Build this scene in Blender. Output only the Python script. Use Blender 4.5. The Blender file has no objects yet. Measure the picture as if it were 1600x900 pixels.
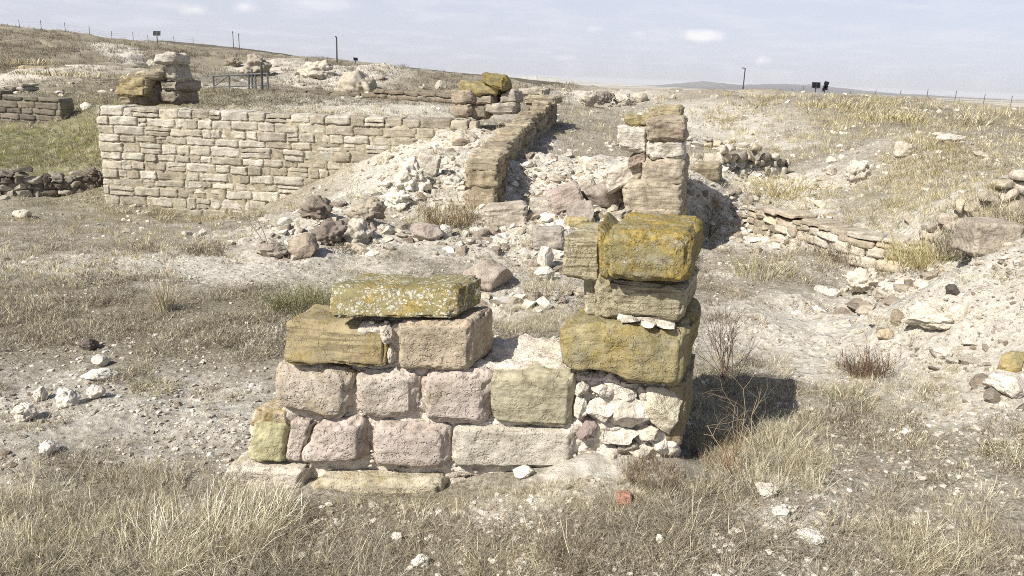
import bpy, bmesh, math, random
import numpy as np
from mathutils import Matrix, Vector

# ------------------------------------------------------------------ camera, sky, sun, exposure
SC = bpy.context.scene
CAM_Z, PITCH, ROLL, FPX = 2.0, 14.9, 2.2, 1230.0
cam_d = bpy.data.cameras.new("camera"); cam = bpy.data.objects.new("camera", cam_d)
SC.collection.objects.link(cam); SC.camera = cam
cam_d.sensor_width = 36.0; cam_d.lens = 36.0 * FPX / 1600.0
cam_d.clip_start = 0.05; cam_d.clip_end = 60000.0
RM = Matrix.Rotation(math.radians(90 - PITCH), 3, 'X') @ Matrix.Rotation(math.radians(ROLL), 3, 'Z')
cam.matrix_world = Matrix.Translation((0, 0, CAM_Z)) @ RM.to_4x4()
RN = np.array(RM)

SUN_TO = np.array([-0.76, -0.74, 0.95])          # towards the sun
SUN_TO = SUN_TO / np.linalg.norm(SUN_TO)
sun_d = bpy.data.lights.new("sun", 'SUN'); sun_d.energy = 5.0; sun_d.angle = math.radians(0.5)
sun_d.color = (1.0, 0.955, 0.86)
sun = bpy.data.objects.new("sun", sun_d); SC.collection.objects.link(sun)
sun.rotation_euler = Vector(SUN_TO).to_track_quat('Z', 'Y').to_euler()
sun.location = (-20, -20, 30)

W = bpy.data.worlds.new("World"); SC.world = W; W.use_nodes = True
nt = W.node_tree; nt.nodes.clear()
def wn(t, **k):
    n = nt.nodes.new(t)
    for a, b in k.items(): setattr(n, a, b)
    return n
wo = wn('ShaderNodeOutputWorld'); bg = wn('ShaderNodeBackground'); bg.inputs['Strength'].default_value = 0.085
sky = wn('ShaderNodeTexSky', sky_type='NISHITA', sun_disc=False)
sky.sun_elevation = math.asin(SUN_TO[2]); sky.sun_rotation = math.atan2(SUN_TO[0], SUN_TO[1])
sky.altitude = 900; sky.air_density = 0.8; sky.dust_density = 2.5; sky.ozone_density = 1.5
tc = wn('ShaderNodeTexCoord')
sep = wn('ShaderNodeSeparateXYZ'); nt.links.new(tc.outputs['Generated'], sep.inputs[0])
# thin pale veil over the blue, as the hazy sky has
veil = wn('ShaderNodeMix', data_type='RGBA'); vz = wn('ShaderNodeMapRange', interpolation_type='SMOOTHSTEP'); nt.links.new(sep.outputs[2], vz.inputs['Value']); vz.inputs['From Min'].default_value = 0.10; vz.inputs['From Max'].default_value = 0.38; vz.inputs['To Min'].default_value = 0.66; vz.inputs['To Max'].default_value = 0.0
nt.links.new(vz.outputs[0], veil.inputs[0])
nt.links.new(sky.outputs[0], veil.inputs[6]); veil.inputs[7].default_value = (7.8, 7.8, 8.85, 1)
# a few small broken clouds: direction projected on a high sheet
mx = wn('ShaderNodeMath', operation='MAXIMUM'); mx.inputs[1].default_value = 0.02
nt.links.new(sep.outputs[2], mx.inputs[0])
ad = wn('ShaderNodeMath', operation='ADD'); ad.inputs[1].default_value = 0.10
nt.links.new(mx.outputs[0], ad.inputs[0])
dv = wn('ShaderNodeVectorMath', operation='DIVIDE'); nt.links.new(tc.outputs['Generated'], dv.inputs[0])
cmb = wn('ShaderNodeCombineXYZ')
for i in (0, 1): nt.links.new(ad.outputs[0], cmb.inputs[i])
cmb.inputs[2].default_value = 1.0
nt.links.new(cmb.outputs[0], dv.inputs[1])
cn = wn('ShaderNodeTexNoise'); cn.inputs['Scale'].default_value = 2.3; cn.inputs['Detail'].default_value = 7; cn.inputs['Roughness'].default_value = 0.62
nt.links.new(dv.outputs[0], cn.inputs['Vector'])
cr = wn('ShaderNodeMapRange'); cr.inputs['From Min'].default_value = 0.47; cr.inputs['From Max'].default_value = 0.74
cr.inputs['To Max'].default_value = 0.5
nt.links.new(cn.outputs['Fac'], cr.inputs['Value'])
prev = veil.outputs[2]
clm = wn('ShaderNodeMix', data_type='RGBA'); nt.links.new(cr.outputs[0], clm.inputs[0]); nt.links.new(prev, clm.inputs[6]); clm.inputs[7].default_value = (8.3, 8.3, 8.9, 1)
prev = clm.outputs[2]
def raydir(px, py):
    v = RN @ np.array([(px - 800) / FPX, -(py - 450) / FPX, -1.0]); return v / np.linalg.norm(v)
def puff(px, py, wx, wz, amt, seed):
    """a small cumulus: a soft ellipse of directions broken up by noise"""
    global prev
    d = raydir(px, py)
    sb = wn('ShaderNodeVectorMath', operation='SUBTRACT'); nt.links.new(tc.outputs['Generated'], sb.inputs[0]); sb.inputs[1].default_value = tuple(d)
    sc_ = wn('ShaderNodeVectorMath', operation='DIVIDE'); nt.links.new(sb.outputs[0], sc_.inputs[0]); sc_.inputs[1].default_value = (wx, wx, wz)
    ln = wn('ShaderNodeVectorMath', operation='LENGTH'); nt.links.new(sc_.outputs[0], ln.inputs[0])
    n2 = wn('ShaderNodeTexNoise'); n2.inputs['Scale'].default_value = 0.55 / wx; n2.inputs['Detail'].default_value = 5; n2.inputs['Roughness'].default_value = 0.6
    nt.links.new(tc.outputs['Generated'], n2.inputs['Vector'])
    m1 = wn('ShaderNodeMath', operation='MULTIPLY_ADD'); nt.links.new(n2.outputs['Fac'], m1.inputs[0]); m1.inputs[1].default_value = 2.6; m1.inputs[2].default_value = -0.55 
    m2 = wn('ShaderNodeMath', operation='SUBTRACT'); nt.links.new(m1.outputs[0], m2.inputs[0]); nt.links.new(ln.outputs['Value'], m2.inputs[1])
    mr = wn('ShaderNodeMapRange', interpolation_type='SMOOTHSTEP'); nt.links.new(m2.outputs[0], mr.inputs['Value'])
    mr.inputs['From Min'].default_value = -0.35; mr.inputs['From Max'].default_value = 0.75; mr.inputs['To Max'].default_value = amt
    mm = wn('ShaderNodeMix', data_type='RGBA'); nt.links.new(mr.outputs[0], mm.inputs[0]); nt.links.new(prev, mm.inputs[6]); mm.inputs[7].default_value = (9.6, 9.4, 9.5, 1)
    prev = mm.outputs[2]
puff(303, 15, 0.020, 0.008, 0.75, 1); puff(385, 10, 0.024, 0.011, 0.9, 2)
puff(1100, 56, 0.026, 0.007, 0.85, 3); puff(1188, 93, 0.012, 0.009, 0.7, 4)
puff(1000, 52, 0.014, 0.005, 0.4, 5); puff(930, 45, 0.016, 0.005, 0.35, 6); puff(500, 5, 0.05, 0.009, 0.45, 7); puff(880, 90, 0.02, 0.005, 0.3, 9)
nt.links.new(prev, bg.inputs['Color']); nt.links.new(bg.outputs[0], wo.inputs['Surface'])

SC.view_settings.view_transform = 'Standard'; SC.view_settings.look = 'None'
SC.view_settings.exposure = 0.34; SC.view_settings.gamma = 1.0; SC.view_settings.use_curve_mapping = False
SC.cycles.use_denoising = False; SC.cycles.denoiser = 'OPENIMAGEDENOISE'; SC.cycles.denoising_input_passes = 'RGB_ALBEDO_NORMAL'; SC.cycles.denoising_prefilter = 'ACCURATE'
SC.cycles.pixel_filter_type = 'BLACKMAN_HARRIS'; SC.cycles.filter_width = 0.95
SC.cycles.max_bounces = 4; SC.cycles.diffuse_bounces = 2; SC.cycles.glossy_bounces = 1
SC.cycles.transparent_max_bounces = 4; SC.cycles.volume_bounces = 0

# ------------------------------------------------------------------ numbers: noise, meshes, rays
rng = np.random.default_rng(11)
_perm = rng.permutation(256); _perm = np.concatenate([_perm, _perm, _perm])
_g = rng.normal(size=(256, 3)); _g /= np.linalg.norm(_g, axis=1)[:, None]
def perlin(p):
    p = np.asarray(p, float); i = np.floor(p).astype(int); f = p - i; i &= 255
    u = f * f * f * (f * (f * 6 - 15) + 10); out = 0
    for dx in (0, 1):
        for dy in (0, 1):
            for dz in (0, 1):
                h = _perm[_perm[_perm[(i[:, 0] + dx) & 255] + ((i[:, 1] + dy) & 255)] + ((i[:, 2] + dz) & 255)]
                gd = (_g[h] * (f - (dx, dy, dz))).sum(1)
                w = (u[:, 0] if dx else 1 - u[:, 0]) * (u[:, 1] if dy else 1 - u[:, 1]) * (u[:, 2] if dz else 1 - u[:, 2])
                out = out + gd * w
    return out * 1.5
def fbm(p, o=4, gain=.5, lac=2.03):
    s = 0; a = 1; p = np.asarray(p, float)
    for k in range(o): s = s + a * perlin(p + k * 17.3); a *= gain; p = p * lac
    return s
def sstep(a, b, x):
    t = np.clip((x - a) / (b - a), 0, 1); return t * t * (3 - 2 * t)
def n2(x, y, sc, o=3, s=0.0):
    return fbm(np.stack([x * sc + s, y * sc - s, np.full_like(x, s * 1.7 + .5)], 1), o)

def ray(px, py):
    px = np.atleast_1d(np.asarray(px, float)); py = np.atleast_1d(np.asarray(py, float))
    d = np.stack([(px - 800) / FPX, -(py - 450) / FPX, -np.ones_like(px)], 1)
    return d @ RN.T
def P(px, py, D):                      # point seen at px,py that lies D metres ahead
    d = ray(px, py)[0]; t = D / d[1]; return np.array([d[0] * t, D, CAM_Z + d[2] * t])
def PZ(px, py, z):                     # ... that lies at height z
    d = ray(px, py)[0]; t = (z - CAM_Z) / d[2]; return np.array([d[0] * t, d[1] * t, z])
def proj(p):
    q = (np.asarray(p) - (0, 0, CAM_Z)) @ RN
    return 800 - FPX * q[..., 0] / q[..., 2], 450 + FPX * q[..., 1] / q[..., 2]

def mesh(name, V, F, cols=None, smooth=True, mats=(), uvname='tint'):
    """V (n,3); F (m,3) or (m,4) array or list of such arrays; cols {name: (n,4)}"""
    m = bpy.data.meshes.new(name); V = np.asarray(V, np.float32)
    Fs = F if isinstance(F, list) else [F]
    Fs = [f for f in Fs if len(f)]
    nl = sum(f.size for f in Fs); nf = sum(len(f) for f in Fs)
    m.vertices.add(len(V)); m.vertices.foreach_set('co', V.ravel())
    m.loops.add(nl); m.polygons.add(nf)
    m.loops.foreach_set('vertex_index', np.concatenate([f.ravel() for f in Fs]).astype(np.int32))
    tot = np.concatenate([np.full(len(f), f.shape[1]) for f in Fs]); st = np.concatenate([[0], np.cumsum(tot)[:-1]])
    m.polygons.foreach_set('loop_start', st.astype(np.int32))
    m.polygons.foreach_set('use_smooth', np.full(nf, smooth))
    for k, c in (cols or {}).items():
        a = m.attributes.new(k, 'FLOAT_COLOR', 'POINT'); a.data.foreach_set('color', np.asarray(c, np.float32).ravel())
    for mt in mats: m.materials.append(mt)
    m.update(calc_edges=True); m.validate()
    return m
def link(name, me, parent=None, loc=None):
    o = bpy.data.objects.new(name, me); SC.collection.objects.link(o)
    if parent is not None: o.parent = parent
    if loc is not None: o.location = loc
    return o
def empty(name, loc=(0, 0, 0)):
    o = bpy.data.objects.new(name, None); SC.collection.objects.link(o); o.location = loc; o.empty_display_size = .1; return o
def tag(o, label=None, cat=None, group=None, kind=None):
    if label: o['label'] = label
    if cat: o['category'] = cat
    if group: o['group'] = group
    if kind: o['kind'] = kind
    return o

# ------------------------------------------------------------------ ground heights
pts = []
def a(px, py, D): pts.append(P(px, py, D))
def az(px, py, z): pts.append(PZ(px, py, z))
def aw(x, y, z): pts.append(np.array([x, y, z], float))
for x in (-9, -4, -1.5, 0, 1.5, 4, 9):
    aw(x, -3, .05); aw(x, 0.5, .03)
for x in (-4, -1.8, 0, 1.8): aw(x, 2.7, .0)
for t in ((380,776,3.55),(480,786,3.5),(560,782,3.52),(690,780,3.52),(850,752,3.52),(960,716,3.56),(1040,706,3.64),(1080,708,3.85)): a(*t)
for px in (-300, 0, 250, 500, 800, 1050, 1300): az(px, 560, .0)
for px in (0, 250, 500, 650, 800, 1000, 1200): az(px, 470, .0)
for t in ((0,420,-.05),(0,370,-.4),(0,330,-1.3),(150,400,-.1),(150,350,-.8),(155,328,-1.45),(300,400,0),(300,350,-.7),
          (300,322,-1.4),(400,400,0),(400,355,-.3),(400,315,-1.2),(500,400,.05),(500,350,.12),(-250,400,-.2),(-250,330,-1.2),
          (850,400,.1),(780,450,0),(1100,392,0),(1200,430,0),(1200,367,0),(1330,417,0),(1420,425,.05),(1350,470,0),(1280,440,0)): az(*t)
for t in ((500,282,19),(600,300,14),(600,238,19),(600,340,10.6),(700,335,10.8),(700,250,14.5),(700,205,19),(660,290,13),(745,335,10.6),(735,255,13),
          (0,290,20),(100,285,21),(0,250,23),(0,215,30),(90,215,29),(130,235,24),(150,185,27),(175,162,26),(250,163,22.5),(400,165,22.5),(600,175,22.5),
          (200,140,40),(400,152,38),(550,152,38),(650,165,35),(-200,250,24),(-200,150,45),
          (50,147,35.5),(50,208,31.2),(50,120,45),(0,70,70),(0,42,95),(-250,60,80),(-250,30,110),(100,52,95),(200,64,105),(300,74,115),(400,84,130),(500,90,140),(600,101,150),(700,116,160),(800,124,150),
          (200,100,70),(300,102,75),(400,115,62),(450,94,80),(550,108,75),(600,114,70),(620,142,48),(680,132,60),(500,132,52),(100,85,70),(750,140,45),
          (830,335,11),(900,305,12),(900,250,16),(880,200,22),(900,170,30),(950,152,40),(1000,143,60),(900,139,75),
          (990,335,10),(955,262,12.5),(1040,335,9.7),(1040,300,10.5),(900,345,10.2),
          (1100,282,11.3),(1130,255,14),(1120,235,18),(1155,225,22),(1160,305,12.3),(1185,340,11),(1215,290,14),(1200,252,17),(1250,205,26),(1150,185,32),(1100,155,50),
          (1120,139,62),(1200,139,62),(1300,145,62),(1400,155,60),(1500,162,56),(1600,167,54),(1850,185,50),
          (1190,320,12),(1330,358,9.8),(1430,374,9.3),(1300,300,12.8),(1300,338,10.8),(1250,262,15.5),(1400,296,11.9),(1400,238,14.5),(1330,238,15.5),(1330,300,11.8),(1450,262,12.4),(1300,215,19),(1480,225,16),(1400,200,27),(1500,300,10.2),(1500,250,14),(1550,200,24),
          (1600,272,9.2),(1600,220,16),(1850,260,10),(1850,220,16),
          (1500,350,8.4),(1450,402,8.3),(1550,385,7.2),(1600,376,6.3),(1500,412,6.6),(1400,442,7.3),(1600,352,7.6),(1850,350,5.6),(1850,400,5),(1550,470,5.75),(1450,500,6.0),(1600,550,5.0),
          (1650,345,7.5),(1500,582,5.0),(1600,660,4.3),(1850,560,4.6),(1850,700,3.8)): a(*t)
for px, D, z in ((1088, 9.4, -.08), (1090, 10.2, -.1), (1112, 10.4, -.1), (1108, 11.0, -.1), (1135, 10.8, .0), (1150, 9.8, 0.)): d_ = ray(px, 340)[0]; aw(d_[0] / d_[1] * D, D, z)
for px in (-250, 0, 200, 400, 600, 800): pts.append(P(px, 122 + (px - 800) * .0384 + 12, 260))
for px in (900, 1000, 1100, 1200, 1300, 1400, 1500, 1600, 1850): pts.append(P(px, 122 + (px - 800) * .0384 + 38, 130)); 
pts = np.array(pts)
def q_of(x, y): r = np.maximum(y + 4.0, .6); return np.stack([x / r * 1.15, np.log(r)], 1)
QP = q_of(pts[:, 0], pts[:, 1]); _n = len(pts)
_c = 0.02
def _phi(d): return np.sqrt(d * d + _c * _c)
_A = _phi(np.linalg.norm(QP[:, None] - QP[None], axis=2)) 
_M = np.zeros((_n + 3, _n + 3)); _M[:_n, :_n] = _A - np.eye(_n) * 3e-3
_M[:_n, _n] = 1; _M[:_n, _n + 1:] = QP; _M[_n, :_n] = 1; _M[_n + 1:, :_n] = QP.T
_w = np.linalg.solve(_M, np.concatenate([pts[:, 2], np.zeros(3)]))
def base_h(x, y):
    q = q_of(x, y); out = np.empty(len(x))
    for s in range(0, len(x), 40000):
        qq = q[s:s + 40000]
        out[s:s + 40000] = _phi(np.sqrt(((qq[:, None] - QP[None]) ** 2).sum(2))) @ _w[:_n] + _w[_n] + qq @ _w[_n + 1:]
    far = -32 + 5 * n2(x, y, .0011, 3, 4.0) - 6 * sstep(600, 3000, y)
    t = sstep(150, 420, np.hypot(x, y)); t = np.where(y < 1, sstep(30, 90, np.hypot(x, y)), t)
    far = np.where(y < 1, 0.0, far)
    return out * (1 - t) + far * t
# rubble zones (px, py, half width m, half depth m, weight) -> rough, pale ground
zones = []
def zone(px, py, rx, ry, w, kind='w'):
    zones.append((px, py, rx, ry, w, kind))
# w: white broken rubble soil, l: brown litter, g: green, y: straw
zone(620, 285, 1.7, 2.2, 1.0); zone(690, 265, 1.6, 2.6, 1.0); zone(700, 225, 2.2, 2.6, .8); zone(880, 300, 1.7, 2.6, 1.0); zone(960, 285, 1.2, 2.0, 1.0)
zone(800, 370, 1.6, 1.2, .8); zone(850, 410, 1.0, .9, .6); zone(560, 370, 1.6, .9, .7); zone(470, 350, 1.4, 1.4, .6); zone(900, 345, 1.3, 1.3, 1.0)
zone(1190, 345, 1.0, 1.2, .9); zone(1170, 285, 1.4, 1.6, .9); zone(1200, 385, .5, .4, .5)
zone(1550, 430, 1.7, 1.3, 1.5, 's'); zone(1500, 480, .9, .8, 1.3, 's'); zone(1620, 450, 1.2, 1.0, 1.5, 's'); zone(1450, 490, .55, .45, 1.0); zone(1560, 530, 1.1, .9, 1.0, 's'); zone(1400, 455, .7, .6, 1.0); zone(1600, 610, .7, .3, .9)
zone(1540, 325, 1.6, 1.4, .8, 's'); zone(300, 415, 2.6, .8, .62, 's'); zone(480, 430, 1.3, .5, .55, 's'); zone(100, 425, 2.2, .6, .45, 's'); zone(960, 480, .8, .7, .4); zone(780, 470, .8, .6, .7)
zone(80, 640, 1.0, .8, .45, 's'); zone(300, 650, .7, .7, .5, 's'); zone(1240, 800, .35, .4, .6, 's'); zone(950, 725, .45, .2, .7, 's'); zone(850, 780, .6, .2, .45, 's'); zone(1150, 430, .7, .6, .4)
zone(1100, 190, 3, 8, .5, 's'); zone(540, 125, 3.5, 8, 1.0); zone(490, 110, 3, 7, .9); zone(410, 105, 3, 8, .7); zone(1400, 270, 3, 4, .2, 's'); zone(1350, 460, .8, .5, .5)
zone(930, 150, 3, 8, .7); zone(1010, 150, 3, 8, .5); [zone(172 + 40 * k / 9, 71 + 30 * k / 9, 1.3, 2.0, 1.3, 's') for k in range(10)]; zone(300, 128, 6, 4, .5, 's'); zone(60, 125, 6, 3, .5, 's'); zone(450, 145, 5, 3, .6, 's'); zone(600, 165, 4, 3, .6, 's'); zone(1150, 215, 2.5, 3, .6, 's'); zone(1290, 270, 1.4, 2, .3, 's'); zone(1480, 250, 1.6, 2, .3, 's'); zone(1360, 330, 1, .8, .35, 's')
zone(60, 240, 6, 5, 1.0, 'g'); zone(60, 215, 8, 5, .8, 'g'); zone(20, 225, 4, 6, .9, 'g'); zone(470, 455, .5, .5, .5, 'g')
zone(150, 95, 22, 30, 1.1, 'l'); zone(300, 110, 16, 25, .9, 'l'); zone(620, 130, 6, 9, .6, 'l'); zone(250, 500, 1.6, .9, .6, 'l'); zone(70, 480, 1.3, .8, .5, 'l'); zone(1350, 640, 1.2, .8, .5, 'l'); zone(1150, 810, .9, .6, .4, 'l'); zone(1500, 190, 12, 14, .45, 'l')
zone(1150, 470, 1.1, .9, .4, 'l'); zone(700, 830, 1.0, .4, .5, 'l'); zone(420, 380, 1.6, 1.0, .7, 'l'); zone(1200, 215, 3, 5, .4, 'l')
zone(1580, 425, .9, .7, 1.2, 'n'); zone(1520, 470, .5, .5, .8, 'n')
ZN = []
for (px, py, rx, ry, w, k) in zones:
    # first hit of the view ray on the smooth ground gives the zone's centre
    d = ray(px, py)[0]; t = np.geomspace(2, 200, 400); h = base_h(d[0] * t, d[1] * t); i = np.argmax(CAM_Z + d[2] * t < h)
    if i == 0: i = 200
    ZN.append((d[0] * t[i], d[1] * t[i], rx, ry, w, k))
def zmask(x, y, kind):   # 'w' pale soil of every sort, 'r' only where it is stony
    s = np.zeros_like(x); stony = kind == 'r'; kind = 'W' if stony else kind
    for (cx, cy, rx, ry, w, k) in ZN:
        if (k == kind or (kind == 'w' and k == 's') or (stony and k == 'w')) and w > 0: s = np.maximum(s, w * np.exp(-(((x - cx) / rx) ** 2 + ((y - cy) / ry) ** 2) * .8))
    return s
BUMPS = []
for (px, py, am, rx, ry) in ((1340,280,.26,1.1,1.2),(1440,250,.34,1.3,1.5),(1545,262,.26,.9,1.2),(1395,330,.12,.7,.6),(1255,225,-.22,2.0,2.6),(1290,190,.45,3.5,4),(1420,195,.35,4,3.5),(1530,185,.4,4,4),(1125,200,-.45,2.5,5),(1190,175,.5,4,7),(1350,168,-.3,5,5),
        (560,330,.22,.8,.7),(480,365,.18,.8,.6),(655,265,.30,1.0,1.0),(640,310,.25,.7,.7),(860,345,.16,.6,.6),(900,290,.25,.8,.9),(1500,470,.10,.5,.4),(1440,505,.10,.4,.3),(1560,500,.08,.5,.4),(1600,440,.12,.8,.6),(110,125,.5,6,3),(330,135,.6,6,5),(480,140,-.6,5,5),(600,125,1.0,6,5)):
    d = ray(px, py)[0]; t = np.geomspace(2, 200, 400); h_ = base_h(d[0] * t, d[1] * t); i = np.argmax(CAM_Z + d[2] * t < h_); BUMPS.append((d[0] * t[i], d[1] * t[i], am, rx, ry))
FIELD = ([P(1166, 345, 11.0), P(1240, 360, 10.1), P(1330, 385, 9.15), P(1455, 395, 8.65)], [.38, .37, .39, .38], [.0, -.03, -.05, -.03], 1.2)
BOUND = ([P(1436, 376, 8.9), P(1500, 325, 8.75), P(1560, 285, 8.75), P(1660, 272, 9.0)], [.44, .80, 1.08, 1.18], [.14, .46, .74, .84], .9)
def cut_banks(x, y, h):                 # level the foot of a wall, hold the soil up behind it
    for pl, top, foot, wd in (FIELD, BOUND):
        q = np.array(pl); yw = np.interp(x, q[:, 0], q[:, 1]); tz = np.interp(x, q[:, 0], top); fz = np.interp(x, q[:, 0], foot); d = yw - y
        m = sstep(q[0, 0] - .25, q[0, 0] + .1, x) * (1 - sstep(q[-1, 0] - .05, q[-1, 0] + .25, x))
        k = m * (d > -.12) * (1 - sstep(wd * .45, wd, d)); h = h * (1 - k) + np.minimum(h, fz + .25 * (h - fz) * (h > fz)) * k
        k = m * (d <= -.12) * (1 - sstep(.5, 1.3, -d)); h = h * (1 - k) + np.maximum(h, tz - .07) * k
    return h
def full_h(x, y):
    h = base_h(x, y); r = np.hypot(x, y)
    for (cx, cy, am, rx, ry) in BUMPS: h += am * np.exp(-(((x - cx) / rx) ** 2 + ((y - cy) / ry) ** 2))
    near = 1 - sstep(40, 120, r)
    w = np.clip(zmask(x, y, 'w') * .5 + zmask(x, y, 'r') * .7, 0, 1) * near
    h += .045 * n2(x, y, .55, 3, 1.) * near + .018 * n2(x, y, 2.6, 4, 2.) * near + .006 * n2(x, y, 17, 2, 3.) * (1 - sstep(10, 25, r))
    h += w * (.15 * (n2(x, y, 1.3, 4, 5.)) + .10 * (np.abs(n2(x, y, 3.4, 4, 6.)) - .25) + .016 * np.abs(n2(x, y, 15, 2, 7.)) * (1 - sstep(8, 20, r)))
    far = sstep(22, 60, r) * (1 - sstep(140, 300, r))
    h += far * (.36 * n2(x, y, .12, 4, 8.) + .30 * (np.abs(n2(x, y, .40, 4, 9.)) - .3) - .9 * sstep(.09, .0, np.abs(n2(x, y, .055, 3, 12.))) * sstep(45, 60, r) * (1 - sstep(85, 105, r)))
    mid = sstep(9, 16, r) * (1 - sstep(30, 60, r)); h += mid * (.06 * n2(x, y, .8, 4, 10.) + .10 * (np.abs(n2(x, y, .45, 4, 13.)) - .3) * sstep(2.5, 5, x))
    return cut_banks(x, y, h)
NU, NR = 820, 900
U = np.linspace(-1.35, 1.35, NU); R = np.concatenate([np.geomspace(1.2, 130, NR - 100), np.geomspace(133, 26000, 100)])
UU, RR = np.meshgrid(U, R); XX = UU * RR; YY = RR - 4.0
HH = full_h(XX.ravel(), YY.ravel()).reshape(NR, NU)
_R = R
def H(x, y):
    x = np.atleast_1d(np.asarray(x, float)); y = np.atleast_1d(np.asarray(y, float))
    r = np.clip(y + 4.0, 1.2, 25000); u = np.clip(x / r, -1.349, 1.349)
    fi = np.interp(r, _R, np.arange(NR)); fj = (u + 1.35) / 2.7 * (NU - 1)
    i = np.minimum(fi.astype(int), NR - 2); j = np.minimum(fj.astype(int), NU - 2); a_ = fi - i; b_ = fj - j
    return (HH[i, j] * (1 - a_) * (1 - b_) + HH[i + 1, j] * a_ * (1 - b_) + HH[i, j + 1] * (1 - a_) * b_ + HH[i + 1, j + 1] * a_ * b_)
def hit(px, py, tmax=160.0):
    """where the view rays meet the ground -> (n,3), ok"""
    d = ray(px, py); t = np.geomspace(1.8, tmax, 420)
    X = d[:, :1] * t; Y = d[:, 1:2] * t; Z = CAM_Z + d[:, 2:3] * t
    h = H(X.ravel(), Y.ravel()).reshape(X.shape); below = Z < h; i = np.argmax(below, 1); ok = below.any(1) & (i > 0); i = np.maximum(i, 1)
    n = np.arange(len(i)); g0 = (Z - h)[n, i - 1]; g1 = (h - Z)[n, i]; f = g0 / np.maximum(g0 + g1, 1e-9); tt = t[i - 1] + (t[i] - t[i - 1]) * f
    p = d * tt[:, None]; p[:, 2] = H(p[:, 0], p[:, 1]); return p, ok
def gh(px, py):
    p, ok = hit(px, py); return p[0]

# ------------------------------------------------------------------ materials
def mat(name):
    m = bpy.data.materials.new(name); m.use_nodes = True; t = m.node_tree; t.nodes.clear()
    o = t.nodes.new('ShaderNodeOutputMaterial'); b = t.nodes.new('ShaderNodeBsdfPrincipled')
    b.inputs['Roughness'].default_value = .93; b.inputs['Specular IOR Level'].default_value = .15
    t.links.new(b.outputs[0], o.inputs[0]); return m, t, b
class NB:
    """tiny node-building helper"""
    def __init__(s, t): s.t = t
    def n(s, ty, **k):
        n = s.t.nodes.new(ty)
        for a_, b_ in k.items(): setattr(n, a_, b_)
        return n
    def set(s, sock, v):
        if hasattr(v, 'is_linked') or hasattr(v, 'links'): s.t.links.new(v, sock)
        else: sock.default_value = v
    def math(s, op, a_, b_=0.0, c=0.0, clamp=False):
        n = s.n('ShaderNodeMath', operation=op, use_clamp=clamp); s.set(n.inputs[0], a_); s.set(n.inputs[1], b_); s.set(n.inputs[2], c); return n.outputs[0]
    def noise(s, v, scale, detail=4, rough=.55, w=None):
        n = s.n('ShaderNodeTexNoise'); n.inputs['Scale'].default_value = scale; n.inputs['Detail'].default_value = detail; n.inputs['Roughness'].default_value = rough
        s.t.links.new(v, n.inputs['Vector']); return n.outputs['Fac']
    def vor(s, v, scale, feature='F1', out='Distance', rand=1.0):
        n = s.n('ShaderNodeTexVoronoi', feature=feature); n.inputs['Scale'].default_value = scale; n.inputs['Randomness'].default_value = rand
        s.t.links.new(v, n.inputs['Vector']); return n.outputs[out]
    def rng(s, v, a_, b_, c=0.0, d=1.0, smooth=True):
        n = s.n('ShaderNodeMapRange', interpolation_type='SMOOTHSTEP' if smooth else 'LINEAR'); s.set(n.inputs['Value'], v)
        for k, q in (('From Min', a_), ('From Max', b_), ('To Min', c), ('To Max', d)): s.set(n.inputs[k], q)
        return n.outputs[0]
    def mix(s, f, a_, b_, blend='MIX'):
        n = s.n('ShaderNodeMix', data_type='RGBA', blend_type=blend); s.set(n.inputs[0], f)
        s.set(n.inputs[6], a_ if not isinstance(a_, tuple) else (*a_[:3], 1)); s.set(n.inputs[7], b_ if not isinstance(b_, tuple) else (*b_[:3], 1)); return n.outputs[2]
    def attr(s, name): return s.n('ShaderNodeAttribute', attribute_name=name)
    def bump(s, hgt, dist, strength=1.0, nrm=None):
        n = s.n('ShaderNodeBump'); n.inputs['Distance'].default_value = dist; n.inputs['Strength'].default_value = strength; s.t.links.new(hgt, n.inputs['Height'])
        if nrm is not None: s.t.links.new(nrm, n.inputs['Normal'])
        return n.outputs[0]

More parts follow.
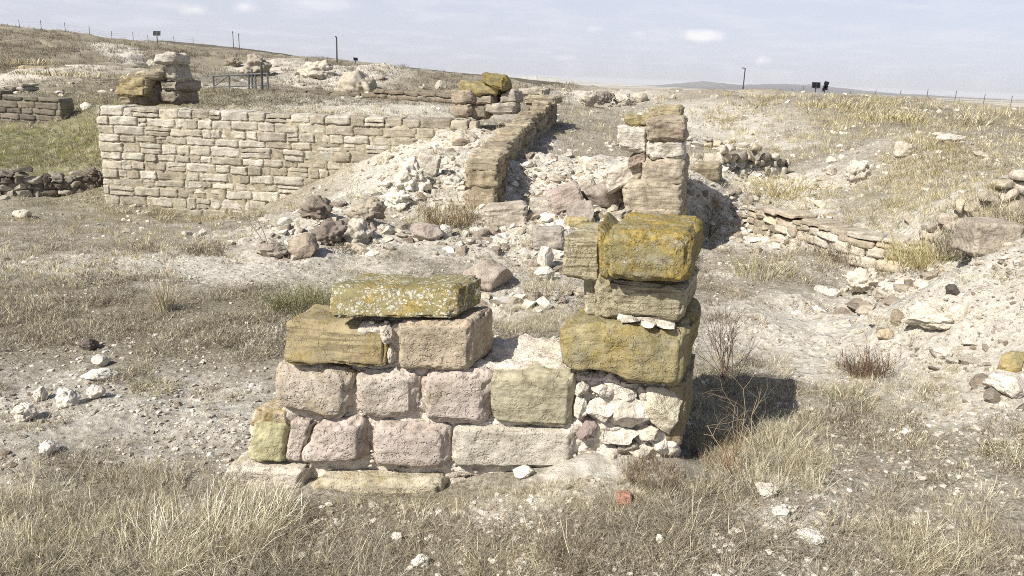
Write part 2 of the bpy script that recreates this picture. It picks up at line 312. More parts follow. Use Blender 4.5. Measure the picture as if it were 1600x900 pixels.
def ground_material():
    m, t, b = mat('dry_ground'); k = NB(t); v = k.n('ShaderNodeTexCoord').outputs['Object']
    A = k.attr('zone'); s_ = k.n('ShaderNodeSeparateColor'); t.links.new(A.outputs['Color'], s_.inputs[0]); wz, lz, gz = s_.outputs
    fz = A.outputs['Alpha']                                  # far fields
    big = k.noise(v, .45, 5); mid = k.noise(v, 2.3, 6, .65); fine = k.noise(v, 14, 5, .7); grit = k.noise(v, 70, 3, .7)
    peb = k.vor(v, 34); pebc = k.vor(v, 34, out='Color'); peb2 = k.vor(v, 13); 
    soil = k.mix(k.rng(fine, .3, .7), (.29, .255, .20), (.52, .475, .395))
    litter = k.mix(k.rng(grit, .3, .7), (.14, .118, .085), (.42, .375, .28))
    white = k.mix(k.rng(fine, .25, .7), (.41, .375, .31), (.66, .62, .545))
    lm = k.rng(k.math('ADD', k.math('MULTIPLY_ADD', mid, .8, k.math('MULTIPLY', big, .7)), k.math('MULTIPLY', lz, .35)), .68, .88)
    c = k.mix(lm, soil, litter)
    sp = k.noise(v, 38, 6, .82); sp2 = k.noise(v, 9, 5, .75)
    c = k.mix(k.math('MULTIPLY', k.rng(sp, .50, .40), .70), c, (.115, .092, .066)); c = k.mix(k.math('MULTIPLY', k.rng(sp, .56, .66), .6), c, (.60, .56, .47))
    c = k.mix(k.math('MULTIPLY', k.rng(sp2, .46, .34), .55), c, (.16, .13, .095))
    wm = k.rng(k.math('ADD', k.math('MULTIPLY', wz, .95), k.math('MULTIPLY', k.math('ADD', mid, fine), .55)), .62, 1.1)
    c = k.mix(wm, c, white)
    # small pale pebbles lying in the soil
    pm = k.math('MULTIPLY', k.rng(peb, .12, .22, 1, 0), k.rng(k.math('ADD', k.n('ShaderNodeSeparateColor').outputs[0] if 0 else fine, 0), .45, .62))
    c = k.mix(k.math('MULTIPLY', pm, .8), c, (.66, .64, .59))
    green = k.mix(k.rng(fine, .3, .7), (.10, .115, .04), (.25, .24, .10))
    c = k.mix(k.math('MULTIPLY', gz, k.rng(mid, .3, .6, .55, 1)), c, green)
    strips = k.n('ShaderNodeMapping'); t.links.new(v, strips.inputs[0]); strips.inputs['Scale'].default_value = (1, .45, 1); strips.inputs['Rotation'].default_value = (0, 0, .5)
    fv = k.n('ShaderNodeTexVoronoi'); fv.inputs['Scale'].default_value = .0016; t.links.new(strips.outputs[0], fv.inputs['Vector'])
    ff = k.n('ShaderNodeSeparateColor'); t.links.new(fv.outputs['Color'], ff.inputs[0])
    fields = k.mix(ff.outputs[0], (.30, .25, .17), (.62, .58, .50))
    c = k.mix(fz, c, fields)
    t.links.new(c, b.inputs['Base Color'])
    hgt = k.math('ADD', k.math('MULTIPLY', fine, .6), k.math('MULTIPLY_ADD', grit, .22, k.math('MULTIPLY', pm, .25)))
    hgt = k.math('ADD', hgt, k.math('MULTIPLY', sp, .5)); hgt = k.math('ADD', hgt, k.math('MULTIPLY', k.rng(peb2, 0, .5, 1, 0), k.math('MULTIPLY', wm, .5)))
    t.links.new(k.bump(hgt, .035, .9), b.inputs['Normal'])
    return m

def stone_material():
    """tint rgb = stone colour, tint a = ochre lichen; aux r = white lichen, g = grain, b = bedding streaks"""
    m, t, b = mat('weathered_stone'); k = NB(t); tc = k.n('ShaderNodeTexCoord'); oi = k.n('ShaderNodeObjectInfo')
    off = k.n('ShaderNodeVectorMath', operation='MULTIPLY_ADD'); t.links.new(oi.outputs['Random'], off.inputs[0]); off.inputs[1].default_value = (37, 53, 71)
    t.links.new(tc.outputs['Object'], off.inputs[2]); v = off.outputs[0]
    A = k.attr('tint'); B = k.attr('aux'); sb = k.n('ShaderNodeSeparateColor'); t.links.new(B.outputs['Color'], sb.inputs[0]); wl, gr, bd = sb.outputs
    big = k.noise(v, 5, 4, .6); mid = k.noise(v, 22, 5, .65); fine = k.noise(v, 110, 3, .7)
    mp = k.n('ShaderNodeMapping'); t.links.new(v, mp.inputs[0]); mp.inputs['Scale'].default_value = (3, 3, 42); bed = k.noise(mp.outputs[0], 1.2, 4, .6)
    c = k.mix(k.rng(big, .3, .7, 0, 1), k.mix(1.0, A.outputs['Color'], (.70, .66, .60), 'MULTIPLY'), k.mix(1.0, A.outputs['Color'], (1.15, 1.12, 1.08), 'MULTIPLY'))
    c = k.mix(k.rng(mid, .35, .7, .0, .5), c, k.mix(1.0, A.outputs['Color'], (1.3, 1.28, 1.22), 'MULTIPLY'))
    c = k.mix(k.math('MULTIPLY', k.rng(mid, .44, .28), .45), c, (.13, .11, .085))
    c = k.mix(k.math('MULTIPLY', k.rng(bed, .52, .38), k.math('MULTIPLY', bd, .7)), c, (.12, .095, .06))
    # ochre and olive lichen
    ln = k.noise(v, 9, 6, .68); lf = k.noise(v, 60, 3, .7)
    geo = k.n('ShaderNodeNewGeometry'); sg = k.n('ShaderNodeSeparateXYZ'); t.links.new(geo.outputs['Normal'], sg.inputs[0])
    lm = k.math('ADD', k.math('MULTIPLY_ADD', ln, 1.0, k.math('MULTIPLY', A.outputs['Alpha'], .75)), k.math('MULTIPLY', sg.outputs[2], .05))
    lmask = k.math('MULTIPLY', k.rng(lm, .72, 1.0), k.rng(A.outputs['Alpha'], 0.0, .12))
    ochre = k.mix(k.rng(lf, .3, .7), (.19, .14, .045), (.43, .32, .095)); ochre = k.mix(k.rng(big, .40, .60), ochre, (.21, .185, .10)); ochre = k.mix(k.math('MULTIPLY', k.rng(k.noise(v, 16, 5, .75), .50, .60), .6), ochre, (.30, .28, .22)); ochre = k.mix(k.math('MULTIPLY', k.rng(k.noise(v, 34, 4, .75), .46, .38), .5), ochre, (.10, .085, .045))
    c = k.mix(k.math('MULTIPLY', lmask, .9), c, ochre)
    # pale crustose lichen discs
    dn = k.n('ShaderNodeVectorMath', operation='MULTIPLY_ADD'); nc = k.n('ShaderNodeTexNoise'); nc.inputs['Scale'].default_value = 70; t.links.new(v, nc.inputs['Vector'])
    t.links.new(nc.outputs['Color'], dn.inputs[0]); dn.inputs[1].default_value = (.022, .022, .022); t.links.new(v, dn.inputs[2])
    vd = k.vor(dn.outputs[0], 52); vs = k.vor(dn.outputs[0], 120)
    thr = k.math('MULTIPLY', k.rng(k.math('ADD', k.noise(v, 8, 5, .7), k.math('MULTIPLY', wl, .35)), .66, .84), wl)
    dm = k.math('MAXIMUM', k.math('LESS_THAN', vd, k.math('MULTIPLY', thr, .46)), k.math('LESS_THAN', vs, k.math('MULTIPLY', thr, .30)))
    c = k.mix(k.math('MULTIPLY', dm, .85), c, (.50, .49, .42))
    t.links.new(c, b.inputs['Base Color'])
    pores = k.rng(k.noise(v, 58, 2, .5), .30, .42, 0, 1); pit = k.rng(k.noise(v, 24, 3, .6), .30, .40, 0, 1)
    crk = k.math('ABSOLUTE', k.math('SUBTRACT', k.noise(v, 6.5, 5, .6), .5)); crk = k.rng(crk, .0, .022, 0, 1)
    hgt = k.math('ADD', k.math('MULTIPLY', mid, 1.0), k.math('MULTIPLY', fine, .30))
    hgt = k.math('ADD', hgt, k.math('MULTIPLY', k.math('ADD', pores, pit), k.math('MULTIPLY', gr, .55)))
    hgt = k.math('ADD', hgt, k.math('MULTIPLY', crk, k.rng(gr, .4, .9, .26, .06)))
    hgt = k.math('ADD', hgt, k.math('MULTIPLY', bed, k.math('MULTIPLY', bd, .8)))
    t.links.new(k.bump(hgt, .012, .9), b.inputs['Normal'])
    return m

def blade_material():
    m = bpy.data.materials.new('dry_blades'); m.use_nodes = True; t = m.node_tree; t.nodes.clear(); k = NB(t)
    o = k.n('ShaderNodeOutputMaterial'); d = k.n('ShaderNodeBsdfDiffuse'); tr = k.n('ShaderNodeBsdfTranslucent'); mx_ = k.n('ShaderNodeMixShader'); mx_.inputs[0].default_value = .22
    A = k.attr('tint'); t.links.new(A.outputs['Color'], d.inputs[0]); t.links.new(A.outputs['Color'], tr.inputs[0])
    t.links.new(d.outputs[0], mx_.inputs[1]); t.links.new(tr.outputs[0], mx_.inputs[2]); t.links.new(mx_.outputs[0], o.inputs[0]); return m
def plain(name, col, rough=.6, metal=0.0, nscale=20, var=.25):
    m, t, b = mat(name); k = NB(t); v = k.n('ShaderNodeTexCoord').outputs['Object']; n = k.noise(v, nscale, 4)
    t.links.new(k.mix(k.rng(n, .3, .7), tuple(c * (1 - var) for c in col), tuple(min(1, c * (1 + var)) for c in col)), b.inputs['Base Color'])
    b.inputs['Roughness'].default_value = rough; b.inputs['Metallic'].default_value = metal; return m
M_GROUND = ground_material(); M_STONE = stone_material(); M_BLADE = blade_material()
M_MORTAR = None
M_METAL = plain('grey_steel', (.10, .10, .10), .5, .6); M_BLACK = plain('dark_panel', (.015, .017, .022), .25, .0, var=.1); M_POST = plain('fence_steel', (.16, .15, .14), .7, .3)
M_GALV = plain('galvanised_rail', (.15, .155, .16), .5, .4)

# ------------------------------------------------------------------ the ground sheet
idx = np.arange(NR * NU).reshape(NR, NU)
FQ = np.stack([idx[:-1, :-1], idx[:-1, 1:], idx[1:, 1:], idx[1:, :-1]], -1).reshape(-1, 4)
xs, ys = XX.ravel(), YY.ravel()
zc = np.stack([np.clip(zmask(xs, ys, 'w'), 0, 1), np.clip(zmask(xs, ys, 'l'), 0, 1), np.clip(zmask(xs, ys, 'g'), 0, 1), sstep(200, 500, np.hypot(xs, ys))], 1)
g = link('ground', mesh('ground', np.stack([xs, ys, HH.ravel()], 1), FQ, {'zone': zc}, mats=(M_GROUND,))); tag(g, kind='structure')
# ------------------------------------------------------------------ stone shapes
def cube_grid(N):
    g_ = np.linspace(-1, 1, N); V = []; F = []
    for ax in range(3):
        for s in (-1, 1):
            a_, b_ = np.meshgrid(g_, g_, indexing='ij'); p = np.zeros((N * N, 3)); p[:, ax] = s; p[:, (ax + 1) % 3] = a_.ravel(); p[:, (ax + 2) % 3] = b_.ravel()
            i = np.arange(N * N).reshape(N, N) + len(V) * N * N
            q = np.stack([i[:-1, :-1], i[1:, :-1], i[1:, 1:], i[:-1, 1:]], -1).reshape(-1, 4)
            V.append(p); F.append(q if s > 0 else q[:, ::-1])
    V = np.concatenate(V); F = np.concatenate(F)
    _, first, inv = np.unique(np.round(V * 1e4).astype(int), axis=0, return_index=True, return_inverse=True)
    return V[first], inv.reshape(-1)[F]
_CG = {}
def CG(N):
    if N not in _CG: _CG[N] = cube_grid(N)
    return _CG[N]
_seed = [0]
def box_stone(BL, BR, TR, TL, back, N=12, r=.03, amp=.012, fine=.003, seed=None, back2=None, fq=5.0, bulge=.0, chip=.012):
    """rough block: front face corners, and the vector to its back face. -> V, F"""
    _seed[0] += 1; sd = (seed if seed is not None else _seed[0]) * 13.7
    BL, BR, TR, TL, back = [np.asarray(v, float) for v in (BL, BR, TR, TL, back)]
    w = (np.linalg.norm(BR - BL) + np.linalg.norm(TR - TL)) / 2; h = (np.linalg.norm(TL - BL) + np.linalg.norm(TR - BR)) / 2; d = np.linalg.norm(back)
    C, F = CG(N); hf = np.array([w, d, h]) / 2; r = min(r, .45 * hf.min())
    p = C * hf; q = np.clip(p, -(hf - r), hf - r); e = p - q; L = np.linalg.norm(e, axis=1); nrm = e / np.maximum(L, 1e-9)[:, None]
    m = q + nrm * r
    off = np.array([sd, -sd * .7, sd * .31])
    edge = (np.abs(nrm).max(1) < .93)
    dsp = amp * fbm(m * fq + off, 3) + fine * fbm(m * 38 + off, 3, .6) + bulge * (1 - (C[:, 0] ** 2 + C[:, 2] ** 2) / 2) * (np.abs(nrm[:, 1]) > .9)
    dsp -= edge * chip * np.clip(fbm(m * 14 + off + 9, 2) + .25, 0, 1) * 2
    m = m + nrm * dsp[:, None] + .6 * amp * np.stack([perlin(m * 3.1 + off + k * 31) for k in range(3)], 1)
    u, t, s = (m / hf + 1).T / 2; u = u[:, None]; s = s[:, None]; t = t[:, None]
    front = (BL * (1 - u) + BR * u) * (1 - s) + (TL * (1 - u) + TR * u) * s
    return front + back * t, F
def ico(sub):
    bm = bmesh.new(); bmesh.ops.create_icosphere(bm, subdivisions=sub, radius=1); V = np.array([v.co[:] for v in bm.verts]); F = np.array([[v.index for v in f.verts] for f in bm.faces]); bm.free(); return V, F
_IC = {}
def rock(sub=4, seed=0, cuts=9, amp=.10, flat=1.0, deep=.62, fine=.02):
    """broken rock, unit box"""
    if sub not in _IC: _IC[sub] = ico(sub)
    V, F = _IC[sub]; V = V.copy(); r = np.random.default_rng(1000 + seed)
    V *= (1 + .25 * perlin(V * 1.1 + seed * 7))[:, None]
    for _ in range(cuts):
        n = r.normal(size=3); n /= np.linalg.norm(n); d = r.uniform(deep, .95); s = V @ n - d; V -= np.where(s > 0, s, 0)[:, None] * n
    n = V / np.linalg.norm(V, axis=1)[:, None]
    V = V + n * (amp * fbm(V * 1.9 + seed * 3.1, 4, .55) + fine * np.abs(fbm(V * 9 + seed, 3, .6)))[:, None]
    lo, hi = V.min(0), V.max(0); V = (V - (lo + hi) / 2) / (hi - lo); V[:, 2] *= 1; return V, F
def tints(n, rgb, a=0.0, wl=0.0, gr=.3, bd=0.0):
    return {'tint': np.tile([*rgb, a], (n, 1)), 'aux': np.tile([wl, gr, bd, 1], (n, 1))}
def merge(parts):
    """[(V,F,tint4,aux4)] -> arrays"""
    Vs, Fs, T, X = [], [], [], []; o = 0
    for V, F, t_, x_ in parts: Vs.append(V); Fs.append(F + o); o += len(V); T.append(np.tile(t_, (len(V), 1))); X.append(np.tile(x_, (len(V), 1)))
    return np.concatenate(Vs), [np.concatenate([f for f in Fs if f.shape[1] == k_]) for k_ in (3, 4) if any(f.shape[1] == k_ for f in Fs)], {'tint': np.concatenate(T), 'aux': np.concatenate(X)}
def stones_obj(name, parts, parent=None, origin=None):
    V, F, c = merge(parts)
    if origin is not None: V = V - origin
    return link(name, mesh(name, V, F, c, mats=(M_STONE,)), parent)

PINK = (.46, .405, .37); PALE = (.53, .49, .43); TAN = (.36, .31, .225); BUFF = (.40, .36, .27); OLIVE = (.27, .24, .14); WHITE = (.62, .59, .53); GREY = (.30, .275, .235); CREAM = (.50, .45, .35)
MORT = (.60, .555, .495)
def jitter(rgb, s, r): f = 1 + r.uniform(-s, s); return tuple(np.clip(np.array(rgb) * f * (1 + r.uniform(-.012, .012, 3)), .02, .8))

# ------------------------------------------------------------------ the ruined wall in the foreground
YF = 3.66; BK = np.array([.30, 1.0, 0.0])
def fp(px, py, dy=0.0): return P(px, py, YF + dy)
front_wall = empty('ruined_wall', (0, YF + .3, 0)); tag(front_wall, 'low ruined wall of pink and olive blocks stepping up to a pillar, in front', 'ruined wall')
FO = np.array([0, YF + .3, 0])
def fblock(BL, BR, TR, TL, depth, rgb, a_=0., wl=0., gr=.4, bd=0., dy=0., N=52, r=.035, amp=.014, label=None, name='stone_block', dyt=None, lean=None, back=None, **kw):
    dyt = dy if dyt is None else dyt
    c = [fp(*BL, dy), fp(*BR, dy), fp(*TR, dyt), fp(*TL, dyt)]
    bk = (BK * depth if back is None else np.array(back)); 
    V, F = box_stone(*c, bk, N=N, r=r, amp=amp, **kw)
    o = link(name, mesh(name, V - FO, F, tints(len(V), rgb, a_, wl, gr, bd), mats=(M_STONE,)), front_wall)
    if label: o['label'] = label
    return o
# footing
fblock((336,768),(468,768),(474,738),(350,728), .34, PALE, .25, dy=-.05, r=.03, amp=.016, label='pale footing block with an ochre edge')
fblock((468,800),(690,800),(690,752),(486,752), .30, (.48,.44,.35), .3, dy=-.06, r=.04, amp=.012, label='long pale footing block with olive moss')
# fourth row
fblock((384,718),(440,722),(446,668),(396,655), .26, (.44,.42,.27), .36, gr=.1, r=.02, amp=.016, label='small olive yellow block at the left end')
fblock((388,668),(452,668),(446,645),(398,640), .22, (.58,.5,.4), .4, dy=.02, r=.015, amp=.014)
fblock((443,722),(470,724),(486,660),(452,656), .3, PINK, .0, dy=.0, r=.03, amp=.012)
fblock((462,728),(571,727),(566,655),(486,659), .36, PINK, .0, gr=1, dy=-.015, r=.062, amp=.014, bulge=.02)
fblock((580,734),(699,737),(697,664),(574,662), .36, PINK, .0, gr=1, dy=-.015, r=.062, amp=.014, bulge=.02)
fblock((706,730),(893,736),(897,672),(705,667), .34, (.50,.475,.42), .03, gr=.7, dy=.0, r=.03, amp=.012, label='long pale grey block at the bottom of the wall')
# third row
fblock((424,645),(540,662),(547,582),(423,560), .40, (.46,.41,.355), .34, gr=1, dy=-.02, r=.062, amp=.02, label='pink block with an ochre patch on its left')
fblock((554,655),(651,657),(650,582),(551,579), .40, (.48,.435,.39), .0, gr=.9, dy=-.01, r=.062, amp=.014)
fblock((658,662),(760,668),(766,584),(654,582), .40, (.46,.405,.37), .26, gr=1, dy=-.015, r=.06, amp=.014, label='pink block with an ochre upper corner')
fblock((768,664),(892,674),(896,583),(760,586), .46, (.40,.375,.28), .18, gr=.1, dy=-.01, r=.035, amp=.012, bd=.35, label='smooth olive grey block beside the pillar')
# second row
fblock((438,566),(603,577),(604,506),(440,500), .30, (.34,.285,.18), .36, gr=.2, bd=.9, dy=-.04, dyt=.07, r=.03, amp=.02, label='layered brown block with an ochre lower edge')
fblock((619,579),(735,581),(738,503),(618,501), .33, (.44,.38,.30), .22, gr=.9, dy=-.02, r=.035, amp=.012, label='squared tan block under the lichened slab')
# the slab on top
fblock((510,497),(706,499),(712,448),(513,445), .26, (.24,.215,.115), .46, wl=.85, gr=.25, dy=-.03, dyt=.10, r=.028, amp=.012, bd=.3, back=(.12,.26,0), label='olive capping slab spotted with white lichen')
# pillar
PB = [.30, 1.0, 0]
fblock((880,580),(1060,606),(1074,520),(866,512), .62, (.34,.30,.18), .42, gr=.5, bd=.5, dy=-.05, dyt=.0, r=.05, amp=.03, bulge=.03, N=64, label='big olive block jutting left from the pillar', back=(.20,.62,0))
fblock((960,492),(1062,506),(1076,446),(948,438), .55, (.40,.37,.27), .08, gr=.2, bd=1.0, dy=.07, r=.03, amp=.014, label='thin bedded grey block under the top block', back=(.17,.5,0))
fblock((946,438),(1074,444),(1078,368),(938,362), .62, (.34,.27,.10), .70, wl=.55, gr=.4, dy=-.04, dyt=-.0, r=.045, amp=.02, N=64, label='heavy ochre top block speckled with pale lichen', back=(.21,.62,0))
fblock((936,432),(950,440),(962,378),(934,352), .55, (.30,.24,.08), .75, wl=.2, gr=.3, dy=.02, r=.03, amp=.012, label='ochre flake split from the top block', back=(.1,.5,0))
fblock((879,430),(938,442),(938,372),(881,368), .42, (.42,.385,.28), .36, bd=1., gr=.1, dy=.20, r=.02, amp=.01, label='layered buff block left of the top block', back=(.14,.42,0))
fblock((914,492),(956,500),(956,430),(912,432), .34, (.42,.39,.30), .1, bd=.3, gr=.1, dy=.28, r=.02, amp=.01)
fblock((1040,694),(1066,700),(1076,596),(1034,600), .5, (.30,.26,.17), .1, bd=.2, dy=.03, r=.03, amp=.012, back=(.15,.5,0))
# mortar and rubble core
core = []
def cbox(x0, y0, x1, y1, depth, dy=.035, N=44, rgb=MORT, amp=.03, fine=.007, back=None):
    dy += .03
    V, F = box_stone(fp(x0, y1, dy), fp(x1, y1, dy), fp(x1, y0, dy), fp(x0, y0, dy), BK * depth if back is None else np.array(back), N=N, r=.03, amp=amp, fine=fine, fq=9)
    core.append((V, F, (*rgb, .0), (0, .6, 0, 1)))
cbox(352, 742, 900, 800, .30, .01); cbox(392, 664, 470, 746, .30, .03); cbox(455, 652, 905, 752, .36, .02, N=80); cbox(436, 575, 600, 668, .38, .02); cbox(560, 572, 905, 668, .42, .022, N=70, fine=.009)
cbox(560, 508, 716, 585, .30, .01); cbox(742, 580, 905, 620, .42, .02, N=70, fine=.006, amp=.010); cbox(896, 592, 1052, 745, .52, .01, N=80, back=(.15,.5,0), amp=.035, fine=.01); cbox(962, 492, 1052, 520, .34, .06, N=50, back=(.1,.34,0), rgb=WHITE, amp=.015)
cbox(930, 430, 1062, 500, .36, .14, back=(.12,.34,0), rgb=(.36,.33,.24))
rc = np.random.default_rng(8)
for _ in range(620):       # grit and small stones set in the mortar
    px = rc.uniform(360, 1045); py = rc.uniform(500, 765)
    if (px < 560 and py < 575) or (py < 560 and 740 < px < 900) or (px > 745 and py < 590 and px < 900) or (px > 900 and py < 596) or (py > 700 and px > 1010) or (px < 440 and py < 650) or py > 735 and px > 900: continue
    V, F = rock(2, int(rc.integers(40)), 7, .1, deep=.5); s = rc.uniform(.006, .02)
    core.append((V * (s * 1.6, .02, s) + fp(px, py, .04), F, (*jitter(MORT, .15, rc), 0), (0, .3, 0, 1)))
stones_obj('mortar_core', core, front_wall, FO)
for (px, py, w, h, rgb, dy, lab) in ((935,640,50,40,WHITE,-.02,None),(981,645,62,50,WHITE,-.03,None),(1031,640,66,74,(.58,.54,.43),-.03,'big cream stone at the pillar foot'),(915,668,36,38,(.27,.22,.21),-.01,'dark purple brown stone at the pillar foot'),
        (905,632,24,34,WHITE,-.01,None),(1012,676,34,34,(.55,.5,.43),0,None),(968,676,58,32,WHITE,-.01,None),(985,695,44,26,(.33,.3,.26),0,None),(940,606,34,18,WHITE,0,None),(975,612,40,18,WHITE,0,None),(1010,612,34,20,PALE,0,None),(905,604,30,18,WHITE,0,None),
        (1000,706,50,24,WHITE,-.02,None),(955,705,40,22,WHITE,-.02,None),(912,640,20,26,WHITE,0,None),(1030,694,30,26,WHITE,0,None),(880,566,30,20,WHITE,.14,None),(848,572,34,18,WHITE,.18,None),(818,568,30,14,PALE,.2,None),
        (606,520,22,30,MORT,.0,None),(612,548,18,26,MORT,.0,None),(985,498,30,9,WHITE,.02,None),(1040,508,28,9,WHITE,.0,None),(1012,505,22,9,WHITE,.0,None)):
    V, F = rock(5, px, cuts=12, amp=.10, deep=.45, fine=.045); s = 3.95 / FPX; c0 = fp(px, py, dy + .06)
    V = V * (w * s * 1.08, .16, h * s * 1.12) + c0 - FO
    o = link('rubble_stone', mesh('rubble_stone', V, F, tints(len(V), rgb, .0, 0, .4), mats=(M_STONE,)), front_wall)
    if lab: o['label'] = lab

# ------------------------------------------------------------------ coursed masonry walls
def masonry(path, base, top, thick, course, lens, seed, rgb, name, label, cat='stone wall', alpha=0., N=9, r_=.03, amp=.02, cap=None, palette=None, gap=.012, group=None, ragged=.0, bd=.2, clipg=True, rel=None, inset=.05, rocky=0.0, split=0.0):
    """path: list of (x,y); base/top: heights along it. Blocks face the right-hand side... one mesh of stones plus a packed core"""
    r = np.random.default_rng(seed); path = np.array(path, float); seg = np.linalg.norm(np.diff(path, axis=0), axis=1); s = np.concatenate([[0], np.cumsum(seg)]); Lt = s[-1]
    if rel is not None:           # heights counted from the ground in front
        k_ = 12; tt = np.linspace(0, Lt, k_); px_ = np.interp(tt, s, path[:, 0]); py_ = np.interp(tt, s, path[:, 1]); g_ = H(px_, py_ - rel)
        base = g_ + np.interp(tt / Lt, np.linspace(0, 1, len(base)), base); top = g_ + np.interp(tt / Lt, np.linspace(0, 1, len(top)), top)
    base = np.interp(np.linspace(0, 1, 50), np.linspace(0, 1, len(base)), base); top = np.interp(np.linspace(0, 1, 50), np.linspace(0, 1, len(top)), top)
    fs = np.linspace(0, Lt, 50); X = lambda q: np.array([np.interp(q, s, path[:, 0]), np.interp(q, s, path[:, 1])])
    def nr(q): d_ = X(min(q + .05, Lt)) - X(max(q - .05, 0)); d_ /= np.linalg.norm(d_); return np.array([-d_[1], d_[0]])
    zmin = base.min(); parts = []; core_ = []; nC = int(np.ceil((top.max() - zmin) / course)); th = top.max()
    zs = [zmin]; 
    if cap == 'follow': th = zmin + float(np.mean(top - base))
    while zs[-1] < th: zs.append(zs[-1] + course * r.uniform(.72, 1.28))
    for ci in range(len(zs) - 1):
        q = -r.uniform(0, lens[0])
        while q < Lt:
            L = r.uniform(*lens); q0, q1 = max(q, 0), min(q + L, Lt); q += L
            if q1 - q0 < .06: continue
            qm = (q0 + q1) / 2; tz = np.interp(qm, fs, top) + r.uniform(-ragged, ragged); bz = np.interp(qm, fs, base)
            f0 = (zs[ci] - zmin) / (th - zmin); f1 = (zs[ci + 1] - zmin) / (th - zmin)
            if cap == 'follow': z0 = bz + (tz - bz) * f0; z1 = bz + (tz - bz) * min(f1, 1)
            else:
                z0, z1 = zs[ci], zs[ci + 1]
                if z1 < bz - .1: continue
                if z0 > tz - course * .35: continue
                z1 = min(z1, tz + course * .4)
            a0, a1, nn = X(q0), X(q1), nr(qm); g2 = gap
            if np.all(H([a0[0], a1[0]] - nn[0] * .25, [a0[1], a1[1]] - nn[1] * .25) > z1 + .05) and clipg: continue
            half = r.random() < split; za_, zb_ = z0, z1
            if half: z1 = z0 + (zb_ - za_) * r.uniform(.42, .58)
            pr = r.uniform(-.02, .02); a0 = a0 + (a1 - a0) / (q1 - q0) * g2 - nn * pr; a1 = a1 - (a1 - a0) / (q1 - q0) * g2 - nn * pr
            zj = r.uniform(-.10, .10, 4) * course
            V, F = box_stone((*a0, z0 + g2 * .6 + zj[0]), (*a1, z0 + g2 * .6 + zj[1]), (*a1, z1 - g2 * .6 + zj[2]), (*a0, z1 - g2 * .6 + zj[3]), (*(nn * thick * r.uniform(.9, 1.0)), 0), N=N, r=r_, amp=amp, fine=amp * .25, fq=5, chip=amp * .7)
            if half:
                V2, F2 = box_stone((*a0, z1), (*a1, z1 + .005), (*a1, zb_ + zj[2]), (*a0, zb_ + zj[3]), (*(nn * thick * .95), 0), N=N, r=r_ * .8, amp=amp, fine=amp * .25, fq=5, chip=amp * .7)
                parts.append((V2, F2, (*jitter(palette[r.integers(len(palette))], .14, r), 0.), (.0, .5, bd, 1)))
            if r.random() < rocky:
                Vr, F = rock(3, int(r.integers(60)), 12, .06, deep=.36, fine=0); mid_ = np.array([*((a0 + a1) / 2 + nn * .05), (z0 + z1) / 2 + r.uniform(-.02, .02)]); tv = np.array([*(a1 - a0), 0]) * 1.12; q_ = r.uniform(-.3, .3)
                nv = np.array([*nn, 0]) * max(.18, (z1 - z0) * 1.3); zz = np.array([0, 0, (z1 - z0) * r.uniform(1.0, 1.35)]); cq, sq = math.cos(q_), math.sin(q_)
                V = mid_ + Vr[:, :1] * (tv * cq + zz * sq * .5) + Vr[:, 1:2] * nv + Vr[:, 2:3] * (zz * cq - tv * sq * .3)
            c = jitter(palette[r.integers(len(palette))] if palette else rgb, .14, r)
            parts.append((V, F, (*c, alpha * r.uniform(0, 1.6)), (.0, .5, bd, 1)))
    root = empty(name, (*path[0], base[0])); og = np.array([*path[0], base[0]])
    tag(root, label, cat, group)
    stones_obj('coursed_stones', parts, root, og)
    # packed core just inside the faces
    n = max(2, int(Lt / .5)); qs = np.linspace(.03, Lt - .03, n + 1); cp = []
    for i in range(n):
        a0, a1, nn = X(qs[i]), X(qs[i + 1]), nr((qs[i] + qs[i + 1]) / 2); tz0, tz1 = [np.interp(qq, fs, top) - course * .25 - ragged for qq in (qs[i], qs[i + 1])]; bz0, bz1 = [np.interp(qq, fs, base) - .1 for qq in (qs[i], qs[i + 1])]
        V, F = box_stone((*(a0 + nn * inset), bz0), (*(a1 + nn * inset), bz1), (*(a1 + nn * inset), tz1), (*(a0 + nn * inset), tz0), (*(nn * (thick - .1)), 0), N=8, r=.02, amp=.015, fine=.01)
        cp.append((V, F, (*[c * .8 for c in rgb], 0), (0, .5, 0, 1)))
    stones_obj('packed_core', cp, root, og)
    return root
def xy(px, py, D): return P(px, py, D)[:2]
masonry([xy(157, 250, 19.2), xy(430, 250, 19.0), xy(745, 210, 18.8)], [-1.75, -1.6, .3], [.98, .97, .93], .9, .225, (.22, .78), 3, CREAM, 'retaining_wall',
        'tall pale coursed retaining wall standing left of the centre', palette=[(.49,.465,.405), (.51,.485,.43), (.46,.43,.365), (.42,.39,.325), (.52,.495,.44), (.34,.31,.255)], alpha=.08, N=14, amp=.022, gap=.0, bd=.15, r_=.035, inset=.022, ragged=.035, split=.16)
masonry([xy(-260, 200, 33.5), xy(0, 180, 32.6), xy(96, 180, 32)], [-1.4, -1.4, -1.3], [.75, .72, .62], .8, .24, (.5, 1.1), 4, GREY, 'terrace_wall', 'shaded grey terrace wall behind the green hollow at far left', palette=[(.17,.155,.13), (.22,.195,.16), (.14,.13,.115)], N=7, amp=.03, clipg=False)  # palette darkened so the stone colour carries the wall's shade
masonry([xy(-200, 290, 18.8), xy(0, 285, 19.0), xy(158, 262, 20.2)], [-.2, -.2, -.2], [.55, .55, .66], .8, .17, (.15, .42), 5, GREY, 'rubble_wall', 'tumbled rubble wall painted dark for shadow, left of the tall retaining wall', palette=[(.20,.18,.155), (.15,.135,.115), (.32,.29,.25), (.13,.115,.10), (.42,.39,.34)], N=10, amp=.06, rocky=.6, r_=.08, ragged=.16, clipg=False, gap=.0, rel=.3)  # dark tones in the palette paint in the shadow on this wall
